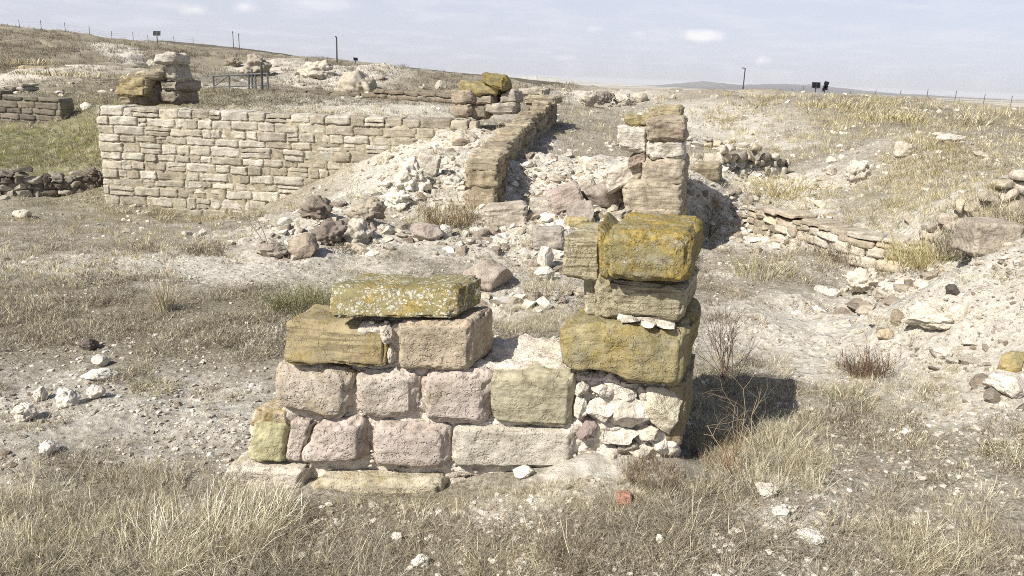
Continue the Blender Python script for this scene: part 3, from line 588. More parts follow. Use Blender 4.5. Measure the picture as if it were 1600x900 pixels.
# wall that runs away from the viewer
masonry([xy(779, 300, 10.9), xy(808, 250, 14.2), xy(838, 190, 18), xy(872, 170, 22.5)], [-.1, .1, .3, .5], [.90, 1.08, 1.25, 1.56], .47, .29, (.5, .95), 6, TAN, 'stone_wall', 'brown block wall running away uphill with its right side in shade',
        palette=[TAN, (.30,.26,.20), (.40,.35,.27)], N=14, amp=.04, r_=.05, ragged=.05, alpha=.12, clipg=False, bd=.6, cap='follow')
masonry([*[tuple(q[:2]) for q in FIELD[0]]], [-.06, -.12, -.14, -.10], [.40, .39, .41, .40], .45, .105, (.14, .38), 7, CREAM, 'field_wall', 'low coursed pale wall curving below the grassy mound on the right',
        palette=[CREAM, PALE, (.46,.41,.33), (.42,.37,.31)], N=10, amp=.012, rocky=.08, r_=.03, ragged=.03, clipg=False, gap=.0, cap='follow')
masonry([xy(1126, 260, 13.2), xy(1180, 260, 13.9), xy(1236, 256, 14.6)], [-.1, -.1, -.1], [.38, .40, .30], .45, .13, (.14, .34), 8, PALE, 'rubble_wall', 'short broken pale rubble wall beyond the shaded pit',
        palette=[PALE, CREAM, WHITE, GREY], N=9, amp=.03, rocky=.8, r_=.05, ragged=.07, clipg=False, gap=.0, rel=.15)
masonry([tuple(q[:2]) for q in BOUND[0]], [-.02, .34, .62, .72], [.56, .94, 1.21, 1.31], .4, .11, (.11, .26), 9, PALE, 'boundary_wall', 'loose pale stone wall climbing the slope at the right edge',
        palette=[PALE, CREAM, GREY, (.46,.41,.35)], N=9, amp=.028, rocky=.9, r_=.055, ragged=.06, clipg=False, gap=.0, cap='follow')
masonry([xy(1066, 205, 22), xy(1205, 208, 22)], [-.1, -.1], [.22, .24], .5, .12, (.16, .35), 10, WHITE, 'footing_wall', 'line of small white stones crossing the terrace beyond the broken pier',
        palette=[PALE, WHITE, CREAM], N=7, amp=.05, rocky=.7, r_=.05, ragged=.05, clipg=False, gap=.01, rel=.2)
masonry([xy(30, 128, 48), xy(165, 132, 46)], [-.2, -.2], [.45, .4], .8, .25, (.8, 1.8), 11, TAN, 'footing_wall', 'long low excavated footing on the slope at far left', palette=[TAN, PALE], N=6, amp=.04, r_=.04, clipg=False, rel=.5)
masonry([xy(405, 158, 34), xy(560, 160, 33), xy(712, 166, 30)], [-.2, -.2, -.2], [.38, .36, .34], .7, .22, (.5, 1.2), 12, GREY, 'footing_wall', 'long dark excavated wall line behind the tall retaining wall', palette=[(.19,.165,.13), (.24,.21,.17)], N=6, amp=.05, r_=.05, clipg=False, ragged=.05, rel=.3)
masonry([xy(-20, 150, 36), xy(40, 146, 36)], [-.2, -.2], [.5, .4], 1.2, .2, (.3, .6), 13, PALE, 'rubble_wall', 'pale rubble heaped above the shaded terrace wall at far left', palette=[PALE, GREY], N=6, amp=.06, r_=.08, clipg=False, ragged=.15, rel=.3)
# ------------------------------------------------------------------ stacked ruins: pier, corner pile, far pile
def stack(name, label, cat, D, blocks, back=(.25, 1.0), palette=TAN, seed=1, N=30):
    px0 = np.mean([b[0] for b in blocks]); o0 = P(px0, max(b[3] for b in blocks), D); root = empty(name, o0); tag(root, label, cat)
    for i, b in enumerate(blocks):
        x0, y0, x1, y1, dep, rgb, al = b[:7]; dy = b[7] if len(b) > 7 else 0; sk = b[8] if len(b) > 8 else 0
        r = np.random.default_rng(seed * 50 + i); j = lambda: r.uniform(-1.5, 1.5)
        bk = np.array([back[0] * dep, back[1] * dep, 0])
        V, F = box_stone(P(x0 + j(), y1 + sk + j() * .4, D + dy), P(x1 + j(), y1 - sk + j() * .4, D + dy), P(x1 + j(), y0 - sk + j() * .4, D + dy), P(x0 + j(), y0 + sk + j() * .4, D + dy), bk, N=N, r=.05 * D / 10, amp=.035 * D / 10, fine=.008, fq=4 * 10 / D, chip=.02 * D / 10)
        o = link('stone_block', mesh('stone_block', V - o0, F, tints(len(V), rgb, al, .15 if al > .4 else 0, .3, .5), mats=(M_STONE,)), root)
        if len(b) > 9: o['label'] = b[9]
    return root
BRN = (.36, .31, .25)
stack('broken_pier', 'broken pier of brown and white blocks behind the front pillar', 'stone pier', 9.7, [
    (1012, 168, 1062, 184, .45, (.38,.33,.22), .3, .35), (976, 180, 1022, 197, .4, (.36,.31,.18), .4, .3),
    (1009, 184, 1071, 221, .55, BRN, .05, .0, 0, 'brown pitted block at the top of the pier'), (1011, 220, 1067, 249, .5, WHITE, .3, .03, 0, 'white block with an orange stain'), (962, 199, 1013, 236, .5, WHITE, 0, .1, -5, 'white slanting block'),
    (1001, 250, 1070, 292, 1.2, (.42,.37,.30), 0, -.02), (975, 286, 1066, 335, 1.3, (.44,.39,.31), .1, -.1), (980, 240, 1010, 262, .4, (.33,.27,.23), 0, .15, 8), (985, 325, 1067, 385, 1.4, (.42,.37,.29), .0, -.12), (946, 255, 1004, 292, .5, (.56,.52,.46), 0, .25, 14)], seed=2)
stack('corner_pile', 'pile of grey and yellow blocks on top of the tall retaining wall', 'block pile', 20.3, [
    (239, 83, 274, 100, .6, (.48,.46,.42), 0, .0, 0, 'pale grey block crowning the pile'), (253, 100, 276, 125, .6, (.42,.40,.36), 0, .2), (249, 125, 276, 141, 1.0, (.36,.33,.28), 0, .2), (248, 141, 276, 162, 1.0, (.30,.27,.22), 0, .3),
    (209, 110, 250, 124, .6, (.38,.345,.27), .12, .1), (188, 121, 226, 136, .6, (.40,.35,.22), .34, .0, 0, 'yellow lichened block'), (180, 134, 226, 151, .6, (.40,.34,.21), .36, -.05), (222, 126, 250, 162, .8, (.26,.23,.19), 0, .4), (184, 149, 224, 163, .7, (.33,.29,.22), .0, .3)], seed=3, N=20)
stack('tumbled_blocks', 'tumbled block pile topped by a tilted yellow block at the centre', 'block pile', 19.3, [
    (751, 118, 788, 136, .7, (.36,.29,.10), .7, .0, -5, 'tilted yellow lichened block'), (716, 130, 777, 148, .9, (.40,.34,.18), .5, .1, -2), (705, 142, 738, 162, .9, BRN, 0, .0), (704, 162, 734, 184, .9, BRN, 0, .0), (740, 148, 770, 164, .7, (.33,.29,.24), 0, .1),
    (779, 143, 806, 162, .7, (.40,.37,.33), 0, .15, 2), (756, 162, 802, 178, .8, (.42,.39,.34), 0, .1), (734, 164, 760, 186, .8, (.30,.27,.22), 0, .2), (806, 138, 850, 150, .8, (.44,.41,.35), 0, 1.6), (820, 150, 868, 164, .8, (.40,.36,.28), 0, 1.4)], seed=4, N=20)
# brown block on the lip of the pit
V, F = box_stone(P(1080, 284, 11.4), P(1125, 286, 11.5), P(1126, 259, 11.5), P(1078, 258, 11.4), (.2, .7, 0), N=26, r=.05, amp=.035)
tag(stones_obj('stone_block', [(V, F, (*TAN, .1), (0, .3, .7, 1))]), 'dark brown layered block on the lip of the shaded pit', 'stone block')

# ------------------------------------------------------------------ single boulders
BROOT = []
def boulder(px, py, w, h, rgb, label, cat='boulder', dk=.9, al=0., seed=0, sub=5, cuts=8, amp=.10, sink=.22, wl=0., gr=.5, bd=0., box=False, rot=0., flat=0., deep=.62, yaw=0., fine=.02, tilt=0., crag=0.):
    p = gh(px, py); dist = np.linalg.norm(p - (0, 0, CAM_Z)); s = dist / FPX; W_, H_ = w * s, h * s / (1 + sink * .0)
    if box:
        V, F = box_stone((-.5, -.5, -.5), (.5, -.5, -.5), (.5, -.5, .5), (-.5, -.5, .5), (0, 1, 0), N=34, r=.10, amp=.05, fine=.012, fq=2.2, chip=.03, seed=seed + 700)
    else: V, F = rock(sub, seed + 100, cuts, amp, deep=deep, fine=fine)
    if crag: V = V * (1 + .30 * crag * (np.abs(fbm(V * 3.2 + seed, 3, .5)) - .3) * 2)[:, None]
    V = V * (W_, W_ * dk, H_ * (1 + sink)); 
    if tilt: c_, s_ = math.cos(tilt), math.sin(tilt); V = np.stack([V[:, 0] * c_ - V[:, 2] * s_, V[:, 1], V[:, 0] * s_ + V[:, 2] * c_], 1)
    c_, s_ = math.cos(yaw), math.sin(yaw); V = np.stack([V[:, 0] * c_ - V[:, 1] * s_, V[:, 0] * s_ + V[:, 1] * c_, V[:, 2]], 1)
    V[:, 2] -= V[:, 2].min()
    o = link(cat.replace(' ', '_'), mesh(cat.replace(' ', '_'), V, F, tints(len(V), rgb, al, wl, gr, bd), mats=(M_STONE,)), None, (p[0], p[1] + W_ * dk * .35, p[2] - H_ * sink)); BROOT.append((o, p, W_))
    return tag(o, label, cat)
DK = (.24, .21, .18); MID = (.36, .32, .28)
boulder(489, 345, 56, 34, DK, 'dark crumbly boulder left of the rubble bank, with a sharp right edge', seed=1, amp=.2, crag=.5)
boulder(568, 350, 58, 36, (.38,.34,.28), 'pale brown craggy boulder half overgrown with grass', seed=2, amp=.2, crag=.5)
boulder(512, 384, 62, 38, (.22,.19,.17), 'large dark craggy boulder beside the white crumbly one', seed=3, amp=.24, crag=.7)
boulder(556, 384, 50, 40, (.50,.47,.42), 'white crumbly boulder at the foot of the rubble bank', seed=4, amp=.18, crag=.6)
boulder(472, 404, 46, 38, (.34,.29,.24), 'brown boulder with a shaded right face at the edge of the bare ground', seed=5)
boulder(420, 402, 50, 20, MID, 'low brown rock sunk in dry grass left of the boulders', seed=6, amp=.15)
boulder(761, 455, 80, 48, (.40,.35,.31), 'pointed boulder standing just behind the lichened slab', seed=12, cuts=5, amp=.07, deep=.45)
boulder(664, 378, 54, 26, (.42,.365,.335), 'flat pinkish rock in the rubble above the slab', seed=8, amp=.07)
boulder(693, 372, 26, 20, WHITE, 'small white rock beside the flat pinkish rock', seed=9)
boulder(790, 352, 66, 26, (.42,.38,.33), 'long flat slab lying at the foot of the running wall', seed=10, box=True, tilt=.12, sink=.3)
boulder(848, 336, 40, 22, (.48,.45,.40), 'pale block beside the long flat slab', seed=11, box=True)
boulder(882, 332, 52, 28, (.41,.355,.315), 'tilted pinkish slab leaning in the gully', seed=13, box=True, tilt=.45, cat='boulder')
boulder(908, 352, 46, 38, (.33,.30,.27), 'dark fractured boulder below the tilted slab', seed=14, cuts=10, deep=.5)
boulder(942, 326, 68, 44, (.33,.29,.26), 'big rounded brown boulder left of the broken pier', seed=15, cuts=6, amp=.07)
boulder(902, 361, 34, 18, (.46,.39,.22), 'small yellow block in the rubble behind the pillar', seed=16, box=True, al=.4, cat='stone block')
boulder(857, 388, 48, 26, (.38,.35,.32), 'grey slab among white rubble left of the pillar', seed=17, box=True, tilt=.1)
boulder(852, 420, 28, 34, WHITE, 'upright white stone left of the pillar', seed=18, cat='stone')
boulder(850, 440, 34, 22, WHITE, 'white stone at the foot of the upright one', seed=19, cat='stone')
boulder(905, 318, 50, 26, (.52,.49,.43), 'pale slanting block in the gully rubble', seed=20, box=True, tilt=.35)
boulder(640, 300, 60, 50, (.70,.67,.60), 'white crumbling outcrop high on the rubble bank', cat='outcrop', seed=21, amp=.3, crag=.8, sink=.35)
boulder(617, 325, 46, 30, (.70,.67,.60), 'white crumbling outcrop low on the rubble bank', cat='outcrop', seed=22, amp=.3, crag=.8, sink=.35)
boulder(668, 272, 34, 26, (.55,.52,.46), 'pale block lodged beside the white outcrop', seed=23, box=True, tilt=-.2)
boulder(708, 296, 44, 22, (.60,.57,.51), 'white ledge in the bank left of the running wall', cat='outcrop', seed=24, amp=.2, crag=.6, sink=.4)
boulder(720, 230, 60, 26, (.55,.50,.42), 'cream rock where the retaining wall meets the bank', seed=25, amp=.15, sink=.4)
boulder(920, 168, 34, 24, (.44,.41,.36), 'grey rock on the far rim, left of the dark gap', seed=26, amp=.2, crag=.4)
boulder(975, 165, 34, 20, (.48,.45,.40), 'pale grey rock on the far rim above the broken pier', seed=27, amp=.2, crag=.4)
boulder(945, 165, 28, 20, (.22,.20,.18), 'dark broken rock on the far rim between two pale ones', seed=28, amp=.2, crag=.5)
boulder(1000, 160, 26, 15, (.46,.42,.36), 'small rock on the far rim right of the others', seed=29)
boulder(395, 120, 44, 30, (.36,.33,.28), 'grey rock outcrop on the hillside beneath the far ridge', cat='outcrop', seed=30, amp=.25, crag=.6)
boulder(360, 104, 26, 14, (.27,.24,.2), 'dark rocks high on the hillside beneath the far ridge', cat='outcrop', seed=31, amp=.25, crag=.6)
boulder(490, 124, 56, 26, (.48,.45,.39), 'pale jagged outcrop on the hillside left of the lamp post', cat='outcrop', seed=32, amp=.25, crag=.6)
boulder(550, 145, 60, 34, (.46,.42,.35), 'smooth pale mound on the hillside below the lamp post', cat='outcrop', seed=33, amp=.16, cuts=8, dk=1.4, sink=.75)
boulder(688, 140, 18, 14, (.40,.37,.33), 'grey rock on the slope left of the tumbled blocks', seed=34)
boulder(1415, 246, 30, 22, (.54,.50,.43), 'pale rounded rock on the grassy mound', seed=35)
boulder(1490, 222, 40, 11, WHITE, 'flat white rock high on the grassy mound', seed=36, flat=1)
boulder(1470, 213, 18, 6, WHITE, 'small white rock beside the flat one on the mound', seed=37, cat='stone')
boulder(1300, 255, 16, 9, WHITE, 'small white rock half way up the grassy mound', seed=38, cat='stone')
boulder(1343, 285, 36, 30, (.55,.51,.45), 'pale weathered rock above the low coursed wall', seed=39, amp=.2, crag=.4)
boulder(1553, 392, 64, 34, (.38,.34,.29), 'brown boulder under dry bushes at the right', seed=40, box=True, sink=.3)
boulder(1590, 350, 30, 30, (.33,.29,.24), 'brown rock at the right edge beneath the climbing wall', seed=41)
boulder(1491, 461, 20, 14, (.10,.09,.08), 'black stone on the white rubble slope', seed=42, cat='stone')
boulder(1497, 503, 34, 24, (.58,.54,.46), 'large cream stone on the white rubble slope', seed=43)
boulder(1462, 524, 78, 38, (.60,.56,.49), 'overhanging pale ledge on the white rubble slope', cat='outcrop', seed=44, amp=.2, crag=.4, sink=.1)
boulder(1350, 462, 52, 34, (.56,.53,.47), 'heap-like pale rock at the top of the stone spill', cat='outcrop', seed=45, amp=.25, crag=.8, sink=.2)
boulder(1590, 592, 42, 34, (.45,.37,.20), 'yellow brown boulder at the right edge', seed=46, al=.5)
boulder(1586, 622, 58, 26, WHITE, 'large white rock below the yellow boulder', seed=47)
boulder(1563, 588, 22, 14, WHITE, 'white stone left of the yellow boulder', seed=48, cat='stone')
boulder(1480, 562, 30, 18, (.62,.59,.53), 'flat cream stone at the foot of the rubble slope', seed=49, cat='stone')
boulder(1520, 540, 24, 10, (.58,.54,.47), 'thin pale slab sticking out of the rubble slope', seed=50, cat='stone')
boulder(1388, 530, 26, 14, (.47,.40,.30), 'tan stone in the stone spill', seed=51, cat='stone')
boulder(1372, 505, 20, 14, WHITE, 'white cubic stone in the stone spill', seed=52, cat='stone', box=True)
boulder(148, 596, 46, 13, (.72,.70,.65), 'flat white stone on the bare ground at the left', seed=53, cat='stone')
boulder(153, 572, 24, 14, (.66,.62,.56), 'white stone just above the flat white stone', seed=54, cat='stone')
boulder(135, 548, 26, 14, (.14,.12,.11), 'dark crumbly stone on the bare ground at the left', seed=55, cat='stone', crag=.5)
boulder(60, 628, 18, 20, (.68,.64,.57), 'round cream stone at the left', seed=56, cat='stone')
boulder(34, 660, 32, 22, (.62,.58,.52), 'crumbly white stone near the left edge', seed=57, cat='stone', crag=.4)
boulder(100, 637, 30, 22, (.60,.57,.52), 'crumbly white stone right of the round cream one', seed=58, cat='stone', crag=.5)
boulder(146, 625, 26, 18, (.66,.63,.58), 'white stone below the flat white stone', seed=59, cat='stone', crag=.3)
boulder(70, 712, 28, 16, (.66,.63,.58), 'white stone on the slope above the straw grass', seed=60, cat='stone', crag=.4)
boulder(975, 790, 21, 17, (.36,.21,.15), 'reddish brick fragment in front of the pillar', seed=61, box=True, cat='brick fragment', sink=.25, dk=.8)
boulder(1031, 850, 12, 14, (.70,.68,.63), 'white pebble in the grass below the brick fragment', seed=62, cat='stone')
boulder(1200, 778, 34, 16, (.68,.65,.60), 'white rock at the top of the pale pebble trail', seed=63, cat='stone', crag=.5)
boulder(818, 748, 34, 16, (.62,.59,.54), 'white stone at the foot of the wall left of the pillar', seed=64, cat='stone')
boulder(1222, 810, 30, 12, (.66,.64,.58), 'flat white rock half way down the pale pebble trail', seed=65, cat='stone')
boulder(1270, 852, 38, 14, (.66,.64,.58), 'broken white rock low on the pale pebble trail', seed=66, cat='stone', crag=.5)
boulder(1418, 680, 14, 9, (.72,.7,.66), 'bright white stone on the ground right of the shadow', seed=67, cat='stone')
boulder(655, 888, 26, 16, (.66,.63,.58), 'white stone near the bottom edge in front of the wall', seed=68, cat='stone', crag=.4)
boulder(620, 848, 16, 14, (.70,.67,.62), 'white stone in the litter in front of the wall', seed=69, cat='stone')
boulder(30, 342, 22, 12, (.6,.57,.5), 'pale stone in the grass below the dark rubble wall', seed=70, cat='stone')
boulder(133, 174, 16, 12, (.68,.65,.6), 'white rock on the grass bank left of the tall wall', seed=71, cat='stone')

# ------------------------------------------------------------------ scattered stones, each its own object, meshes shared
CORE = [(p[0], p[1], w) for (_, p, w) in BROOT]
small_meshes = {}
def smesh(kind, i):
    key = (kind, i)
    if key not in small_meshes:
        col = {'w': [(.66,.63,.57), (.60,.56,.49), (.70,.68,.63)], 'g': [(.40,.36,.31), (.33,.29,.25), (.46,.42,.37)], 't': [(.48,.42,.33), (.44,.37,.28), (.52,.47,.40)]}[kind][i % 3]
        V, F = rock(3, 300 + i * 7 + ord(kind), 13, .07, deep=.35); V[:, 2] *= .75
        small_meshes[key] = mesh('loose_stone', V, F, tints(len(V), col, 0, 0, .4), smooth=False, mats=(M_STONE,))
    return small_meshes[key]
in_wall = lambda x, y: ((x > -1.35) & (x < 1.05) & (y > 3.5) & (y < 4.3))
r_s = np.random.default_rng(5)
def scatter(x0, y0, x1, y1, n, smin, smax, label, group, kinds='wwgt', cat='loose stone', poly=None):
    px = r_s.uniform(x0, x1, n * 2); py = r_s.uniform(y0, y1, n * 2)
    if poly is not None:
        pl = np.array(poly, float); ins = np.zeros(len(px), bool); j = len(pl) - 1
        for i in range(len(pl)):
            c = ((pl[i, 1] > py) != (pl[j, 1] > py)) & (px < (pl[j, 0] - pl[i, 0]) * (py - pl[i, 1]) / (pl[j, 1] - pl[i, 1] + 1e-9) + pl[i, 0]); ins ^= c; j = i
        px, py = px[ins], py[ins]
    p, ok = hit(px, py); k = 0
    for q, o_ in zip(p, ok):
        if not o_ or in_wall(q[0], q[1]): continue
        s = smin * (smax / smin) ** (r_s.random() ** 1.8); 
        o = bpy.data.objects.new('loose_stone', smesh(kinds[r_s.integers(len(kinds))], int(r_s.integers(6)))); SC.collection.objects.link(o)
        o.scale = (s, s * r_s.uniform(.6, 1.), s * r_s.uniform(.5, .95)); o.rotation_euler = (r_s.uniform(-.35, .35), r_s.uniform(-.35, .35), r_s.uniform(0, 6.28))
        o.location = (q[0], q[1], q[2] + s * .02); tag(o, label, cat, group); k += 1
        if k >= n: break
scatter(0, 560, 330, 740, 36, .022, .09, 'small white stone lying on the bare ground at the left', 'white stones on the left ground', 'wwwt')
scatter(0, 405, 420, 540, 8, .03, .08, 'pale pebble on the grey bare patch left of the slab', 'pebbles on the grey patch', 'wwt')
scatter(1180, 760, 1300, 870, 16, .02, .08, 'white stone in the pale trail at the lower right', 'stones of the lower pebble trail', 'www', poly=[(1180,755),(1225,755),(1310,865),(1270,875)])
scatter(1330, 430, 1600, 640, 48, .04, .18, 'broken stone spilling down the white rubble slope', 'stones of the right rubble spill', 'wwtg', poly=[(1325,440),(1370,430),(1420,500),(1480,540),(1600,590),(1600,640),(1480,590),(1400,560)])
scatter(1400, 420, 1600, 600, 10, .03, .10, 'small stone caught on the upper white rubble slope', 'stones on the upper rubble slope', 'wwtg', poly=[(1400,450),(1600,400),(1600,570),(1480,530)])
scatter(820, 240, 1010, 400, 44, .08, .30, 'angular rubble stone in the gully between running wall and pier', 'rubble in the gully', 'wwgtg', poly=[(830,260),(900,240),(1000,260),(1000,330),(900,400),(840,400),(800,340)])
scatter(780, 360, 900, 450, 20, .05, .17, 'white rubble stone left of the pillar', 'rubble left of the pillar', 'wwgt')
scatter(580, 240, 740, 330, 16, .08, .26, 'white stone on the rubble bank left of the running wall', 'stones on the rubble bank', 'wwwt')
scatter(430, 340, 760, 410, 24, .06, .22, 'broken stone among the boulders behind the slab', 'stones among the boulders', 'wgtw')
scatter(1125, 300, 1260, 400, 22, .06, .20, 'rubble stone beside the left end of the low coursed wall', 'rubble beside the low wall', 'wwgt')
scatter(1090, 400, 1180, 450, 8, .04, .12, 'stone on the ground behind the pillar shadow', 'stones behind the shadow', 'wwg')
scatter(1180, 200, 1600, 360, 12, .08, .28, 'pale stone showing through grass on the right mound', 'stones on the grassy mound', 'wwt')
scatter(0, 292, 155, 312, 8, .12, .35, 'fallen stone at the foot of the dark rubble wall', 'fallen stones by the rubble wall', 'wgt')
scatter(400, 338, 450, 352, 7, .15, .3, 'flat white stone in the row left of the dark boulders', 'row of flat white stones', 'www')
scatter(895, 142, 1060, 175, 8, .2, .7, 'rock on the far rim behind the broken pier', 'rocks on the far rim', 'wgtg')
scatter(340, 90, 640, 140, 12, .5, 1.4, 'rock on the far hillside below the lamp post', 'rocks on the far hillside', 'wgtg')
scatter(500, 760, 1180, 890, 12, .015, .045, 'tiny white stone in the litter in front of the wall', 'tiny stones in front of the wall', 'wwt')
scatter(1220, 520, 1600, 880, 20, .02, .09, 'white stone lying on the right foreground', 'stones on the right foreground', 'wwwt')

scatter(800, 722, 1075, 775, 16, .02, .06, 'crumb of pale mortar rubble at the foot of the pillar', 'fallen mortar below the pillar', 'wwt')

# ------------------------------------------------------------------ gravel: too many to count
gt = [rock(1, 500 + i, 5, .05, deep=.4, fine=0) for i in range(6)]; gt2 = [rock(2, 520 + i, 13, .06, deep=.32, fine=0) for i in range(10)]
def gravel(name, px, py, smin, smax, rs, tmpl, keep=None, pw=2.2, cols=None, sizef=None):
    p, ok = hit(px, py); ok &= ~in_wall(p[:, 0], p[:, 1])
    if keep is not None: ok &= keep(p)
    p = p[ok]; n = len(p); s = smin * (smax / smin) ** (rs.random(n) ** pw); dist = np.linalg.norm(p - (0, 0, 2.), axis=1)
    if sizef: s = s * sizef(dist)
    cols = np.array(cols or [(.62,.59,.53), (.52,.48,.41), (.40,.36,.30), (.68,.66,.61), (.30,.26,.22)])
    k = rs.integers(len(tmpl), size=n); Vs, Fs, C = [], [], []; o = 0
    for i in range(len(tmpl)):
        V, F = tmpl[i]; m = k == i; nn = m.sum()
        if not nn: continue
        th = rs.uniform(0, 6.28, nn); ax = rs.uniform(.6, 1.2, (nn, 3)) * s[m][:, None]; ax[:, 2] *= .7
        v = V[None] * ax[:, None]; c_, s_ = np.cos(th)[:, None], np.sin(th)[:, None]
        v = np.stack([v[..., 0] * c_ - v[..., 1] * s_, v[..., 0] * s_ + v[..., 1] * c_, v[..., 2] + .25 * v[..., 0]], -1) + p[m][:, None] + np.array([0, 0, 1]) * (s[m] * .02)[:, None, None]
        Vs.append(v.reshape(-1, 3)); Fs.append((F[None] + (np.arange(nn) * len(V))[:, None, None]).reshape(-1, 3) + o); o += nn * len(V)
        cc = cols[rs.integers(len(cols), size=nn)] * rs.uniform(.8, 1.15, (nn, 1)); C.append(np.repeat(np.concatenate([cc, np.zeros((nn, 1))], 1), len(V), 0))
    V = np.concatenate(Vs); C = np.concatenate(C)
    return tag(link(name, mesh(name, V, np.concatenate(Fs), {'tint': C, 'aux': np.tile([0, .2, 0, 1], (len(V), 1))}, smooth=False, mats=(M_STONE,))), kind='stuff')
rs = np.random.default_rng(21)
N1 = 46000
gravel('gravel', rs.uniform(-60, 1660, N1), rs.uniform(400, 905, N1), .006, .042, rs, gt, keep=lambda p: (n2(p[:, 0], p[:, 1], 1.4, 3, 3.3) + .8 * zmask(p[:, 0], p[:, 1], 'w') + rs.uniform(-.4, .6, len(p))) > .20)
N2 = 52000
gravel('rubble', rs.uniform(-60, 1660, N2), 170 + 430 * rs.random(N2) ** .8, .022, .22, rs, gt2, keep=lambda p: (zmask(p[:, 0], p[:, 1], 'r') * 1.25 - zmask(p[:, 0], p[:, 1], 'n') + .35 * n2(p[:, 0], p[:, 1], .9, 3, 1.3) - rs.uniform(.35, 1.1, len(p))) > .05, pw=3.2)
N3 = 16000
gravel('rubble', rs.uniform(-60, 1660, N3), rs.uniform(130, 420, N3), .025, .13, rs, gt2, keep=lambda p: (1.1 * n2(p[:, 0], p[:, 1], .5, 4, 6.3) + rs.uniform(-.5, .4, len(p)) - zmask(p[:, 0], p[:, 1], 'g')) > .12, pw=2.6, sizef=lambda q: np.clip(q / 14, .7, 3.2))
# ------------------------------------------------------------------ grass and dry plants
def tuft(rs, n, h, spread, lean, wid, bend=.5, seg=3, stiff=.3):
    """n tapering blades -> V,F,shade per vertex; unit metres"""
    a_ = rs.uniform(0, 6.283, n); r0 = spread * np.sqrt(rs.random(n)) ; x0 = r0 * np.cos(a_); y0 = r0 * np.sin(a_)
    az_ = a_ + rs.normal(0, .9, n); L = h * rs.uniform(.45, 1.15, n); th0 = np.abs(rs.normal(0, lean * .6, n)) + lean * .25 * (r0 / max(spread, 1e-6)); th1 = th0 + np.abs(rs.normal(bend, .35, n))
    side = az_ + math.pi / 2 + rs.normal(0, .8, n); V = []; 
    pos = np.stack([x0, y0, np.full(n, -.01)], 1); pts_ = [pos]
    for k in range(seg):
        th = th0 + (th1 - th0) * (k / (seg - 1)); d = np.stack([np.sin(th) * np.cos(az_), np.sin(th) * np.sin(az_), np.cos(th)], 1); pos = pos + d * (L / seg)[:, None]; pts_.append(pos)
    sd = np.stack([np.cos(side), np.sin(side), np.zeros(n)], 1); w = wid * rs.uniform(.7, 1.3, n)[:, None]
    for k in range(seg): f = 1 - .35 * k / seg; V += [pts_[k] - sd * w * f / 2, pts_[k] + sd * w * f / 2]
    V.append(pts_[seg]); V = np.stack(V, 1); m = V.shape[1]; T = []
    for k in range(seg - 1): T += [(2 * k, 2 * k + 1, 2 * k + 3), (2 * k, 2 * k + 3, 2 * k + 2)]
    T.append((2 * seg - 2, 2 * seg - 1, 2 * seg)); T = np.array(T)
    F = (T[None] + (np.arange(n) * m)[:, None, None]).reshape(-1, 3); sh = np.repeat(rs.uniform(.52, 1.5, n), m); return V.reshape(-1, 3), F, sh
def sprig(rs, n, h, spread, wid, branch=4):
    """twiggy low plant: short stems with side twigs"""
    Vs, Fs, S = [], [], []; o = 0
    V, F, s_ = tuft(rs, n, h, spread, .9, wid, .35, 2); Vs.append(V); Fs.append(F); S.append(s_); o = len(V)
    for _ in range(branch):
        V, F, s_ = tuft(rs, n, h * .38, 0, 1.1, wid * .8, .3, 2); k = rs.integers(len(Vs[0]), size=n); base = Vs[0][k]; V = (V.reshape(n, -1, 3) * (1) + base[:, None]).reshape(-1, 3); Vs.append(V); Fs.append(F + o); S.append(s_ * .95); o += len(V)
    return np.concatenate(Vs), np.concatenate(Fs), np.concatenate(S)
def leafy(rs, n, h, spread, wid, leaf=.012, per=6):
    V0, F0, S0 = tuft(rs, n, h, spread, .7, wid, .4, 3); Vs, Fs, S = [V0], [F0], [S0]; o = len(V0)
    m = n * per; k = rs.integers(len(V0), size=m); c = V0[k]; c = c[c[:, 2] > h * .12]; m = len(c)
    d1 = rs.normal(size=(m, 3)); d1 /= np.linalg.norm(d1, axis=1)[:, None]; d2 = np.cross(d1, rs.normal(size=(m, 3))); d2 /= np.linalg.norm(d2, axis=1)[:, None]; L = leaf * rs.uniform(.6, 1.4, (m, 1))
    V = np.stack([c, c + d1 * L + d2 * L * .35, c + d1 * L * 2, c + d1 * L - d2 * L * .35], 1); F = np.array([(0, 1, 2), (0, 2, 3)]); Fs.append((F[None] + (np.arange(m) * 4)[:, None, None]).reshape(-1, 3) + o)
    Vs.append(V.reshape(-1, 3)); S.append(np.repeat(rs.uniform(.7, 1.3, m), 4)); return np.concatenate(Vs), np.concatenate(Fs), np.concatenate(S)
STRAW = [(.66,.60,.42), (.58,.515,.35), (.72,.665,.50), (.48,.42,.28)]; BROWN = [(.33,.275,.20), (.24,.195,.14), (.40,.34,.25), (.46,.40,.30)]; GREYG = [(.47,.43,.34), (.38,.345,.27), (.54,.50,.41)]
GREENG = [(.17,.175,.08), (.22,.215,.11), (.28,.26,.14)]; YEL = [(.52,.45,.25), (.47,.40,.22), (.60,.53,.33)]
